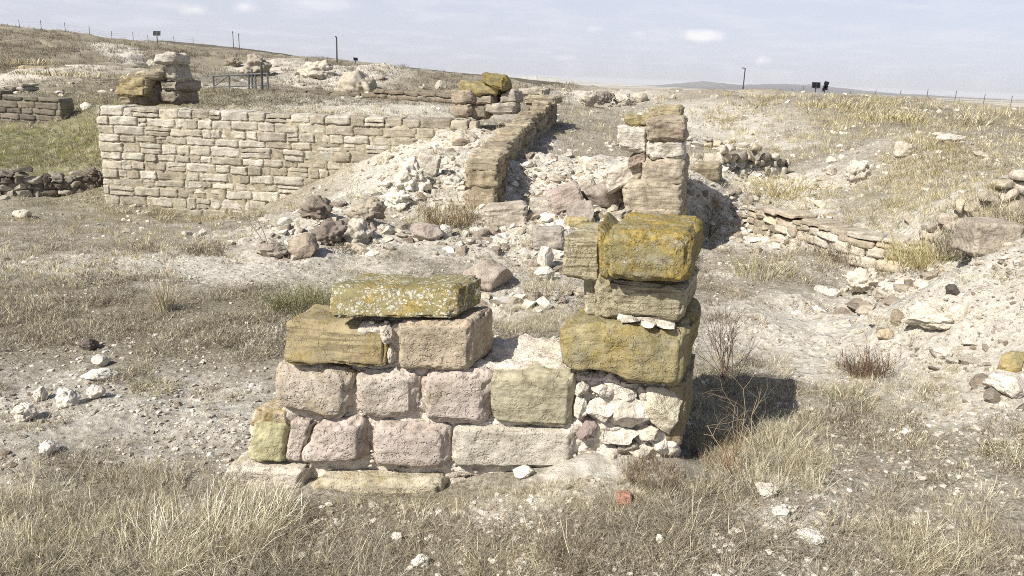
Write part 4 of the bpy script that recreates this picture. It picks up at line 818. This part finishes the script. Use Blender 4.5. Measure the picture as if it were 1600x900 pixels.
def plant_it(name, p, tm, cols, smin, smax, rs, sz=None, tilt=.25):
    n = len(p); s = rs.uniform(smin, smax, n); s = s if sz is None else s * sz; k = rs.integers(len(tm), size=n); cols = np.array(cols); Vs, Fs, C = [], [], []; o = 0
    for i, (V, F, sh) in enumerate(tm):
        m = k == i; nn = int(m.sum())
        if not nn: continue
        th = rs.uniform(0, 6.28, nn); c_, s_ = np.cos(th)[:, None], np.sin(th)[:, None]; v = V[None] * s[m][:, None, None]
        v = np.stack([v[..., 0] * c_ - v[..., 1] * s_, v[..., 0] * s_ + v[..., 1] * c_, v[..., 2]], -1); tx, ty = rs.normal(0, tilt, (2, nn, 1)); v[..., 0] += v[..., 2] * tx; v[..., 1] += v[..., 2] * ty; v = v + p[m][:, None]
        Vs.append(v.reshape(-1, 3).astype(np.float32)); Fs.append((F[None] + (np.arange(nn) * len(V))[:, None, None]).reshape(-1, 3).astype(np.int32) + o); o += nn * len(V)
        cc = cols[rs.integers(len(cols), size=nn)] * rs.uniform(.82, 1.15, (nn, 1)); C.append(np.concatenate([(cc[:, None] * sh[None, :, None]), np.ones((nn, len(V), 1))], -1).reshape(-1, 4).astype(np.float32))
    return link(name, mesh(name, np.concatenate(Vs), np.concatenate(Fs), {'tint': np.concatenate(C)}, smooth=False, mats=(M_BLADE,)))
rp = np.random.default_rng(77)
LIT = [sprig(rp, 26, .055, .06, .0022) for _ in range(6)]; LITF = [sprig(rp, 12, .10, .13, .007, 2) for _ in range(5)]
GR = [tuft(rp, 34, .15, .045, .7, .0020, .55) for _ in range(6)]; GRF = [tuft(rp, 22, .30, .16, .55, .010, .5, 2) for _ in range(6)]
FLAT = [tuft(rp, 24, .13, .07, 1.7, .0020, .3) for _ in range(4)]
def region(n, x0, y0, x1, y1, rs=rp, keep=None, pw=1.0):
    px = rs.uniform(x0, x1, n); py = y0 + (y1 - y0) * rs.random(n) ** pw; p, ok = hit(px, py); ok &= ~in_wall(p[:, 0], p[:, 1]); 
    if keep is not None: ok &= keep(p, px, py)
    return p[ok]
def patch(p, sc=.9, s=0.): return n2(p[:, 0], p[:, 1], sc, 3, s)
# low brown litter, near and middle ground
def k1(p, px, py): return (patch(p, 1.9, .3) * .9 + patch(p, .6, 1.3) * .5 + .55 * zmask(p[:, 0], p[:, 1], 'l') - 1.0 * zmask(p[:, 0], p[:, 1], 'w') + rp.uniform(-.2, .2, len(p))) > .02
p = region(6000, -80, 450, 1680, 905, keep=k1)
d_ = np.linalg.norm(p - (0, 0, 2.), axis=1)
LITM = [sprig(rp, 22, .075, .085, .0042, 3) for _ in range(6)]
tag(plant_it('low_scrub', p, LIT, BROWN + GREYG, .4, 1.05, rp), kind='stuff')
p = region(11500, -80, 385, 1680, 760, keep=k1, pw=1.25); d_ = np.linalg.norm(p - (0, 0, 2.), axis=1)
tag(plant_it('low_scrub', p, LITM, BROWN + GREYG + STRAW[1:2], .4, 1.15, rp, np.clip(d_ / 6, .6, 1.6)), kind='stuff')
p = region(5500, -80, 440, 1680, 905, keep=k1); tag(plant_it('dry_litter', p, FLAT, GREYG + BROWN + STRAW[:1], .5, 1.2, rp), kind='stuff')
# straw grass in patches
def k2(p, px, py): return (patch(p, 1.3, 7.7) * 1.2 + rp.uniform(-.2, .2, len(p)) - .5 * zmask(p[:, 0], p[:, 1], 'w')) > .12
parts_ = [region(1200, -80, 450, 1680, 905, keep=k2), region(230, -60, 745, 460, 910, keep=lambda p, px, py: py > 740 + .00035 * (px - 330) ** 2 + rp.uniform(-25, 25, len(px))),
          region(150, 1085, 660, 1290, 775), region(90, 1330, 780, 1560, 905), region(260, 560, 752, 1050, 800), region(200, 780, 480, 900, 520), region(160, 1090, 560, 1240, 700), region(160, 1280, 570, 1500, 650)]
sz = np.concatenate([np.full(len(q), f) for q, f in zip(parts_, (.40, .74, .6, .6, .4, .5, .6, .5))])
tag(plant_it('dry_grass', np.concatenate(parts_), GR, STRAW + GREYG[:1], .6, 1.35, rp, sz), kind='stuff')
STK = [sprig(rp, 22, .15, .05, .0019, 4) for _ in range(5)]
p = np.concatenate([region(260, -60, 745, 450, 910, keep=lambda p, px, py: py > 745 + .00035 * (px - 330) ** 2 + rp.uniform(-25, 25, len(px))), region(130, 1080, 660, 1290, 790), region(260, -60, 480, 1660, 900, keep=k2)])
tag(plant_it('dry_grass', p, STK, STRAW + GREYG, .5, 1.25, rp), kind='stuff')
# middle distance and hills
def k3(p, px, py): return (patch(p, .35, 2.2) * .7 - .62 * zmask(p[:, 0], p[:, 1], 'w') + rp.uniform(-.35, .5, len(p))) > .06
p = region(21000, -80, 150, 1680, 460, keep=k3); d_ = np.linalg.norm(p - (0, 0, 2.), axis=1)
tag(plant_it('low_scrub', p, LITF, BROWN + GREYG + GREYG, .45, 1.1, rp, np.clip(d_ / 16, .5, 2.6)), kind='stuff')
def k4(p, px, py): return (patch(p, .28, 5.5) * 1.1 + .25 * (px > 1060) * (py < 370) - .5 * zmask(p[:, 0], p[:, 1], 'w') + rp.uniform(-.4, .4, len(p))) > .2
p = region(14000, -80, 142, 1680, 440, keep=k4); d_ = np.linalg.norm(p - (0, 0, 2.), axis=1)
tag(plant_it('dry_grass', p, GRF, STRAW + YEL + GREYG, .4, .95, rp, np.clip(d_ / 24, .35, 1.35)), kind='stuff')
p = np.concatenate([region(2600, 1100, 148, 1660, 375, keep=lambda p, px, py: (patch(p, .45, 9.1) * 1.3 + rp.uniform(-.15, .15, len(p))) > .22), region(260, 540, 215, 760, 335, keep=lambda p, px, py: patch(p, .6, 4.1) > .1)]); d_ = np.linalg.norm(p - (0, 0, 2.), axis=1)
tag(plant_it('dry_grass', p, GRF, YEL + STRAW, .5, 1.0, rp, np.clip(d_ / 22, .45, 1.3)), kind='stuff')
p = region(14000, -60, 36, 900, 165, keep=lambda p, px, py: (patch(p, .09, 3.1) + rp.uniform(-.5, .5, len(p))) > -.1); d_ = np.linalg.norm(p - (0, 0, 2.), axis=1)
tag(plant_it('hill_scrub', p, LITF, [(.20,.17,.12), (.15,.13,.095), (.27,.23,.165), (.33,.285,.20)], .6, 1.3, rp, np.clip(d_ / 24, 1, 4)), kind='stuff')
p = region(1500, -60, 200, 160, 262, keep=lambda p, px, py: zmask(p[:, 0], p[:, 1], 'g') > .35)
tag(plant_it('green_grass', p, GRF, GREENG + YEL[:1], .25, .5, rp, 1.0), kind='stuff')

# single plants one can point to
def bush(px, py, kind, n, h, spread, cols, label, name='dry_bush', cat='bush', wid=.004, seed=0, z=0., **kw):
    rs = np.random.default_rng(900 + seed + int(px)); p = gh(px, py)
    V, F, sh = (tuft(rs, n, h, spread, kw.get('lean', .8), wid, kw.get('bend', .5)) if kind == 'grass' else leafy(rs, n, h, spread, wid, kw.get('leaf', .012)) if kind == 'leafy' else sprig(rs, n, h, spread, wid, 6))
    cols = np.array(cols); cc = cols[rs.integers(len(cols), size=len(V) // 7 + 1)].repeat(7, 0)[:len(V)] * sh[:, None]
    o = link(name, mesh(name, V, F, {'tint': np.concatenate([cc, np.ones((len(cc), 1))], 1)}, smooth=False, mats=(M_BLADE,)), None, tuple(p)); return tag(o, label, cat)
bush(258, 486, 'grass', 260, .34, .06, STRAW + BROWN, 'upright straw tussock on the grey patch at the left', 'grass_tussock', 'grass tussock', wid=.004, lean=.45)
bush(470, 482, 'leafy', 420, .22, .26, GREENG + [(.25,.26,.13)], 'low green grey shrub left of the lichened slab', 'green_shrub', 'shrub', leaf=.009)
bush(395, 345, 'leafy', 160, .25, .3, GREENG + BROWN, 'dark low shrub on the slope above the bare ground', 'green_shrub', 'shrub', leaf=.012)
bush(240, 610, 'leafy', 240, .07, .15, STRAW + GREENG, 'flat yellowish green plant on the left ground', 'low_plant', 'plant', leaf=.006, wid=.003)
bush(700, 350, 'sprig', 260, .38, .28, [(.24,.17,.10), (.30,.22,.13)] + STRAW[:1], 'russet bush at the foot of the running wall', wid=.006)
bush(1190, 430, 'grass', 300, .32, .35, YEL + GREENG, 'yellow green tuft left of the low coursed wall', 'grass_tussock', 'grass tussock', wid=.005)
bush(1460, 412, 'grass', 900, .30, .42, YEL + [(.50,.44,.20)], 'bright yellow bush at the end of the low coursed wall', wid=.006, lean=.9)
bush(1530, 400, 'sprig', 420, .26, .32, BROWN + GREYG, 'brown twiggy bush right of the yellow bush', wid=.006)
bush(1400, 420, 'sprig', 420, .16, .38, BROWN + GREYG, 'low grey brown bush left of the yellow bush', wid=.006)
bush(1330, 395, 'grass', 120, .2, .3, GREYG, 'grey grass in front of the low coursed wall', 'grass_tussock', 'grass tussock')
bush(1355, 590, 'sprig', 120, .28, .12, [(.16,.10,.07), (.24,.17,.11)], 'small dark red dried weed on the right ground', 'dried_weed', 'weed', wid=.004)
bush(1325, 628, 'grass', 260, .16, .16, STRAW + GREENG, 'rounded yellowish cushion plant right of the shadow', 'low_plant', 'plant', wid=.003, lean=1.1)
bush(1420, 700, 'sprig', 160, .10, .20, STRAW + GREYG, 'spreading pale plant on the right ground', 'low_plant', 'plant', wid=.003)
bush(1580, 715, 'leafy', 200, .10, .14, GREENG + STRAW, 'greenish plant at the right edge', 'low_plant', 'plant', leaf=.006, wid=.003)
bush(1590, 360, 'sprig', 300, .34, .3, STRAW + BROWN, 'tall dry bush at the right edge by the climbing wall', wid=.006)
bush(1235, 300, 'grass', 900, .28, .8, YEL, 'yellow grass sweeping down beside the broken rubble wall', 'grass_tussock', 'grass tussock', wid=.008, lean=.8)
bush(1400, 190, 'grass', 300, .35, 1.0, YEL, 'yellow bush near the crest of the right hill', wid=.03)
bush(1310, 168, 'grass', 300, .28, 1.4, YEL, 'ochre bush on the crest below the floodlights', wid=.03)
bush(1524, 196, 'sprig', 60, .7, .3, STRAW, 'tall thin bush on the right hill', wid=.02)
bush(42, 100, 'grass', 300, .5, 1.8, YEL + STRAW, 'orange yellow bush on the far left hillside', wid=.06)
bush(125, 118, 'grass', 500, .35, 3.0, YEL + STRAW, 'broad yellow bush patch on the hillside left of the corner pile', wid=.05)
bush(855, 455, 'sprig', 160, .16, .22, STRAW + BROWN, 'small straw bush between slab and pillar', wid=.004)
bush(615, 778, 'leafy', 320, .05, .22, [(.25,.24,.10), (.32,.27,.13)] + BROWN, 'mossy green brown growth along the wall footing', 'low_plant', 'plant', leaf=.005, wid=.002)
PALES = [(.80,.75,.60), (.72,.66,.49), (.66,.59,.41), (.84,.80,.68)]
bush(330, 850, 'grass', 620, .24, .26, PALES, 'large pale straw tussock in the bottom left foreground', 'grass_tussock', 'grass tussock', wid=.0026, lean=.9)
bush(225, 880, 'grass', 420, .21, .22, PALES, 'pale straw tussock left of the largest one at the bottom edge', 'grass_tussock', 'grass tussock', wid=.0026, lean=.9)
bush(420, 815, 'grass', 260, .17, .16, PALES, 'smaller straw tussock in front of the wall footing at the left', 'grass_tussock', 'grass tussock', wid=.0024, lean=.9)
bush(1215, 715, 'grass', 420, .20, .22, PALES[1:3] + STRAW, 'swept straw tussock at the lower edge of the pillar shadow', 'grass_tussock', 'grass tussock', wid=.0024, lean=1.2)
bush(1430, 860, 'grass', 260, .16, .2, PALES[1:3] + STRAW, 'straw tussock in the lower right foreground', 'grass_tussock', 'grass tussock', wid=.0024, lean=1.0)
bush(1020, 745, 'sprig', 420, .11, .14, [(.25,.19,.13), (.33,.26,.18)], 'brown feathery weed at the foot of the pillar', 'dried_weed', 'weed', wid=.002)
bush(900, 865, 'sprig', 300, .10, .16, BROWN, 'brown weed in front of the brick fragment', 'dried_weed', 'weed', wid=.002)
bush(780, 880, 'sprig', 260, .11, .16, BROWN + STRAW, 'brown weed at the bottom edge in front of the wall', 'dried_weed', 'weed', wid=.002)

# branching dried plants
def twigs(px, py, h, n, rgb, label, rad, seed, fork=3, curve=.3, up=.85, name='dried_weed', cat='weed', depth=3, spread=.5):
    rs = np.random.default_rng(seed); p = gh(px, py); Vs, Fs = [], []; cnt = [0]
    def tube(a_, b_, r0, r1):
        d = b_ - a_; d = d / np.linalg.norm(d); e1 = np.cross(d, (0.3, .2, 1.)); e1 /= np.linalg.norm(e1); e2 = np.cross(d, e1); an = np.arange(4) * math.pi / 2
        ring = np.cos(an)[:, None] * e1 + np.sin(an)[:, None] * e2; Vs.append(np.concatenate([a_ + ring * r0, b_ + ring * r1])); i = cnt[0]
        Fs.append(np.array([[i + k, i + (k + 1) % 4, i + 4 + (k + 1) % 4, i + 4 + k] for k in range(4)])); cnt[0] += 8
    def grow(pos, d, L, r, lev):
        steps = 4
        for k in range(steps):
            d = d + rs.normal(0, curve * .35, 3); d = d / np.linalg.norm(d); q = pos + d * L / steps; tube(pos, q, r, r * .85); r *= .85; pos = q
            if lev > 0 and k >= 1 and rs.random() < .75:
                for _ in range(rs.integers(1, fork)):
                    dd = d + rs.normal(0, spread, 3); dd[2] += .15; grow(pos, dd / np.linalg.norm(dd), L * rs.uniform(.35, .6), r * .75, lev - 1)
    for _ in range(n):
        d = rs.normal(0, 1, 3); d[2] = abs(d[2]) + up * 2.2; grow(rs.normal(0, .02, 3) * (1, 1, 0), d / np.linalg.norm(d), h * rs.uniform(.6, 1.), rad, depth - 1)
    V = np.concatenate(Vs); V[:, 2] = np.maximum(V[:, 2], -.01)
    o = link(name, mesh(name, V, np.concatenate(Fs), {'tint': np.tile([*rgb, 1], (len(V), 1))}, smooth=False, mats=(M_BLADE,)), None, tuple(p)); return tag(o, label, cat)
twigs(1136, 590, .46, 20, (.13,.085,.065), 'dark reddish dried bush rising behind the shadow', .0026, 5, name='dried_bush', cat='bush', depth=3, spread=.4)
twigs(1150, 735, .50, 5, (.42,.33,.22), 'thin pale branching stalk in front of the pillar shadow', .0026, 8, spread=.75, depth=3, curve=.5)
twigs(1140, 745, .18, 14, (.33,.20,.10), 'rusty leafy weed at the foot of the pale stalk', .0022, 9, depth=3)
twigs(420, 398, .7, 2, (.50,.45,.34), 'pale bare stalk among the brown boulders', .006, 10, depth=2)
twigs(1110, 372, .5, 8, (.16,.13,.10), 'bare twigs leaning in the shaded pit', .004, 12, depth=3, spread=.6)
twigs(233, 158, .6, 6, (.20,.15,.10), 'dark dry stalks in front of the corner pile', .015, 13, depth=2)

# ------------------------------------------------------------------ far ridges
def ridge(name, pl, thick, mat_, amp=1.0, seed=0, base=-45):
    """a low hill: crest points (px,py,D), a broad cross-section"""
    Q = np.array([P(*q) for q in pl]); t = np.linspace(0, 1, 160); s = np.linspace(0, 1, len(Q)); C = np.stack([np.interp(t, s, Q[:, k]) for k in range(3)], 1)
    C[:, 2] += amp * fbm(np.stack([t * 30, t * 0 + seed, t * 0], 1), 4); prof = np.linspace(-1, 1, 21); V = []
    for k in prof:
        v = C.copy(); v[:, 1] += k * thick; v[:, 2] = base + (C[:, 2] - base) * (1 - abs(k) ** 1.6) ; V.append(v)
    V = np.stack(V, 1); i = np.arange(160 * 21).reshape(160, 21); F = np.stack([i[:-1, :-1], i[1:, :-1], i[1:, 1:], i[:-1, 1:]], -1).reshape(-1, 4)
    return tag(link(name, mesh(name, V.reshape(-1, 3), F, mats=(mat_,))), kind='structure')
M_RIDGE = plain('dark_scrub_hill', (.13, .115, .085), .95, 0, .05, .3); M_MOUNT = plain('far_mountain', (.16, .15, .14), .95, 0, .0004, .3)
ridge('hills', [(190, 66, 420), (250, 63, 420), (330, 70, 430), (400, 78, 440), (470, 88, 450), (560, 96, 470), (700, 112, 520), (800, 121, 560), (880, 130, 600)], 90, M_RIDGE, .25, 1, -34)
ridge('mountains', [(960, 140, 14000), (1060, 131, 14000), (1100, 127, 14000), (1150, 133, 14000), (1210, 131, 14000), (1270, 133, 14000), (1330, 141, 14000), (1400, 147, 14000), (1500, 152, 14000), (1650, 160, 14000)], 2500, M_MOUNT, 18, 2, -60)
ridge('mountains', [(740, 128, 12000), (820, 118, 12000), (860, 120, 12000), (930, 128, 12000), (1000, 133, 12000)], 1500, plain('pale_hill', (.5, .47, .42), .95, 0, .002, .25), 8, 3, -60)

# ------------------------------------------------------------------ fences, lamp posts, floodlights, railing
def cyl(bm, a_, b_, r, n=8):
    a_, b_ = Vector(a_), Vector(b_); d = b_ - a_; m = Matrix.Translation((a_ + b_) / 2) @ d.to_track_quat('Z', 'Y').to_matrix().to_4x4(); bmesh.ops.create_cone(bm, cap_ends=True, segments=n, radius1=r, radius2=r * .9, depth=d.length, matrix=m)
def cub(bm, c, s, rot=None):
    m = Matrix.Translation(c) @ (rot.to_4x4() if rot is not None else Matrix.Identity(4)) @ Matrix.Diagonal((*s, 1)); bmesh.ops.create_cube(bm, size=1, matrix=m)
def bobj(name, bm, m_, parent=None):
    me = bpy.data.meshes.new(name); bm.to_mesh(me); bm.free(); me.materials.append(m_); return link(name, me, parent)
def crest(px, D):
    p = P(px, 120, D); p[2] = H(p[0], p[1])[0]; return p
def fence(posts, hgt, label, lines=3, rad=.05):
    Q = [crest(px, D) for px, D in posts]; root = empty('wire_fence', Q[0]); tag(root, label, 'fence'); O = Vector(Q[0]); rf = random.Random(4)
    tops = []
    for q in Q:
        bm = bmesh.new(); q = Vector(q) - O; tp = q + Vector((rf.uniform(-.06, .06), 0, hgt * rf.uniform(.9, 1.1))); cyl(bm, q - Vector((0, 0, .4)), tp, rad, 6); bobj('post', bm, M_POST, root); tops.append((q, tp))
    bm = bmesh.new()
    for (q0, t0), (q1, t1) in zip(tops[:-1], tops[1:]):
        for k in range(lines): f = .35 + .6 * k / lines; cyl(bm, q0.lerp(t0, f), q1.lerp(t1, f), .006, 3)
    bobj('wires', bm, M_POST, root)
fence([(40, 92), (73, 92), (110, 93), (146, 95), (180, 97), (213, 99), (236, 102), (276, 108), (305, 112), (320, 115)], 1.15, 'wire fence along the crest of the left hill', rad=.035)
fence([(1222, 85), (1240, 85), (1258, 84), (1295, 82), (1332, 80), (1372, 79), (1412, 78), (1454, 77), (1498, 76), (1544, 76), (1588, 76), (1635, 76)], 1.75, 'wire fence along the crest of the right hill', rad=.04)
def floodlight(px, D, w, h, post, label, tilt=.5, yaw=0., body=False):
    q = crest(px, D); root = empty('floodlight', q); tag(root, label, 'floodlight'); R_ = Matrix.Rotation(yaw, 3, 'Z') @ Matrix.Rotation(tilt, 3, 'X')
    bm = bmesh.new(); cyl(bm, (0, 0, -.3), (0, 0, post), w * .05 + .02); cub(bm, (0, .05, post), (w * .3, .05, .05)); bobj('post', bm, M_METAL, root)
    bm = bmesh.new(); cub(bm, (0, 0, post + h * .3), (w, .05, h), R_); bmesh.ops.bevel(bm, geom=bm.edges[:], offset=.01, segments=1); pn = bobj('panel', bm, M_BLACK, root)
    bm = bmesh.new(); c_ = Vector((0, 0, post + h * .3))
    for sx in (-1, 1): cub(bm, c_ + R_ @ Vector((sx * w / 2, 0, 0)), (.03, .08, h + .04), R_)
    for sz in (-1, 1): cub(bm, c_ + R_ @ Vector((0, 0, sz * h / 2)), (w, .08, .03), R_)
    cub(bm, c_, (.02, .07, h), R_); f = link('frame', None) if 0 else bobj('frame', bm, M_METAL, pn)
    if body:
        bm = bmesh.new(); cub(bm, (w * .1, -.15, post + h * .9), (w * .7, .25, .22), R_); cub(bm, (-w * .3, -.1, post - .15), (w * .5, .2, .2)); cub(bm, (w * .35, 0, post + .1), (.12, .12, h * 1.2)); bmesh.ops.bevel(bm, geom=bm.edges[:], offset=.02, segments=1); bobj('lamp_head', bm, M_BLACK, root)
    return root
floodlight(250, 99, .85, .55, 1.0, 'dark floodlight panel on a short post on the left hill', tilt=-.3)
floodlight(556, 118, .6, .4, .7, 'small floodlight on the crest right of the tall lamp post', tilt=-.4, yaw=.5)
floodlight(1122, 62, .42, .3, .35, 'small dark panel on the right hill, left of the leaning lamp post', tilt=-.3)
floodlight(1277, 60, .58, .4, .55, 'dark panel on a post on the right hill, left one of a pair', tilt=-.25)
floodlight(1291, 60, .36, .4, .5, 'stacked lamp heads on the right hill, right one of a pair', tilt=.3, yaw=.7, body=True)
floodlight(1035, 70, .5, .3, .25, 'tiny dark floodlight on the far rim above the broken pier', tilt=-.4)
def lamp_post(px, D, hgt, label, arm=.3, rad=.07):
    q = crest(px, D); root = empty('lamp_post', q); tag(root, label, 'lamp post')
    bm = bmesh.new(); cyl(bm, (0, 0, -.3), (0, 0, hgt), rad, 10); cyl(bm, (0, 0, -.1), (0, 0, hgt * .12), rad * 1.5, 10); bobj('post', bm, M_METAL, root)
    bm = bmesh.new(); cub(bm, (-arm / 2, 0, hgt), (arm, rad * 1.6, rad * 1.2)); cub(bm, (-arm, 0, hgt + rad * .3), (arm * .7, rad * 2.4, rad)); bmesh.ops.bevel(bm, geom=bm.edges[:], offset=.01, segments=1); bobj('lamp_head', bm, M_BLACK, root)
lamp_post(527, 95, 3.0, 'tall dark lamp post on the crest of the left hill', arm=.12, rad=.09)
lamp_post(1163, 61, 1.55, 'leaning thin lamp post with a short arm on the right hill', arm=.2, rad=.045)
for px, hh, lab in ((365, 9.5, 'taller thin mast on the far ridge, the left one'), (374, 8.2, 'shorter thin mast on the far ridge, the right one')):
    q = P(px, 78, 432); root = empty('mast', q); tag(root, lab, 'mast'); bm = bmesh.new(); cyl(bm, (0, 0, -3), (0, 0, hh), .22, 6); bobj('pole', bm, M_POST, root)
    bm = bmesh.new(); cub(bm, (0, 0, hh * .93), (.7, .2, .5)); bobj('antenna', bm, M_POST, root)
# railing by the excavation behind the tall wall
q0, q1 = crest(333, 27), crest(418, 26); zt = max(q0[2], q1[2]); root = empty('metal_railing', q0); tag(root, 'grey metal railing behind the tall retaining wall', 'railing'); O = Vector(q0)
A_, B_ = Vector((0, 0, 0)), Vector(q1) - O; up_ = Vector((0, 0, .55))
for f in (0, .3, .66, .72, .78, 1):
    bm = bmesh.new(); b0 = A_.lerp(B_, f); cyl(bm, b0 - Vector((0, 0, .3)), b0 + up_ * (1.0 if f != .72 else 1.25), .035); bobj('upright', bm, M_GALV, root)
bm = bmesh.new(); cyl(bm, A_ + up_ * .95, B_ + up_ * .95, .03); cyl(bm, A_ + up_ * .3, B_ + up_ * .3, .025); bobj('rail', bm, M_GALV, root)
bm = bmesh.new(); cyl(bm, A_ + up_ * .3, A_.lerp(B_, .3) + up_ * .95, .02); cyl(bm, A_.lerp(B_, .3) + up_ * .95, A_.lerp(B_, .66) + up_ * .3, .02); bobj('brace', bm, M_GALV, root)
q = crest(409, 25.5); bm = bmesh.new(); cyl(bm, (0, 0, -.2), (0, 0, .85), .04); o = bobj('steel_stake', bm, M_METAL); o.location = q; tag(o, 'dark upright stake beside the metal railing', 'stake')
# ------------------------------------------------------------------ air
hm = bpy.data.materials.new('haze'); hm.use_nodes = True; ht = hm.node_tree; ht.nodes.clear(); ho = ht.nodes.new('ShaderNodeOutputMaterial'); hv = ht.nodes.new('ShaderNodeVolumePrincipled')
hv.inputs['Color'].default_value = (.95, .96, 1, 1); hv.inputs['Density'].default_value = 3.8e-5; hv.inputs['Anisotropy'].default_value = -.05; ht.links.new(hv.outputs[0], ho.inputs['Volume'])
bm = bmesh.new(); bmesh.ops.create_cube(bm, size=1); hb = bobj('haze', bm, hm); hb.scale = (60000, 60000, 235); hb.location = (0, 20000, 55); tag(hb, kind='stuff')
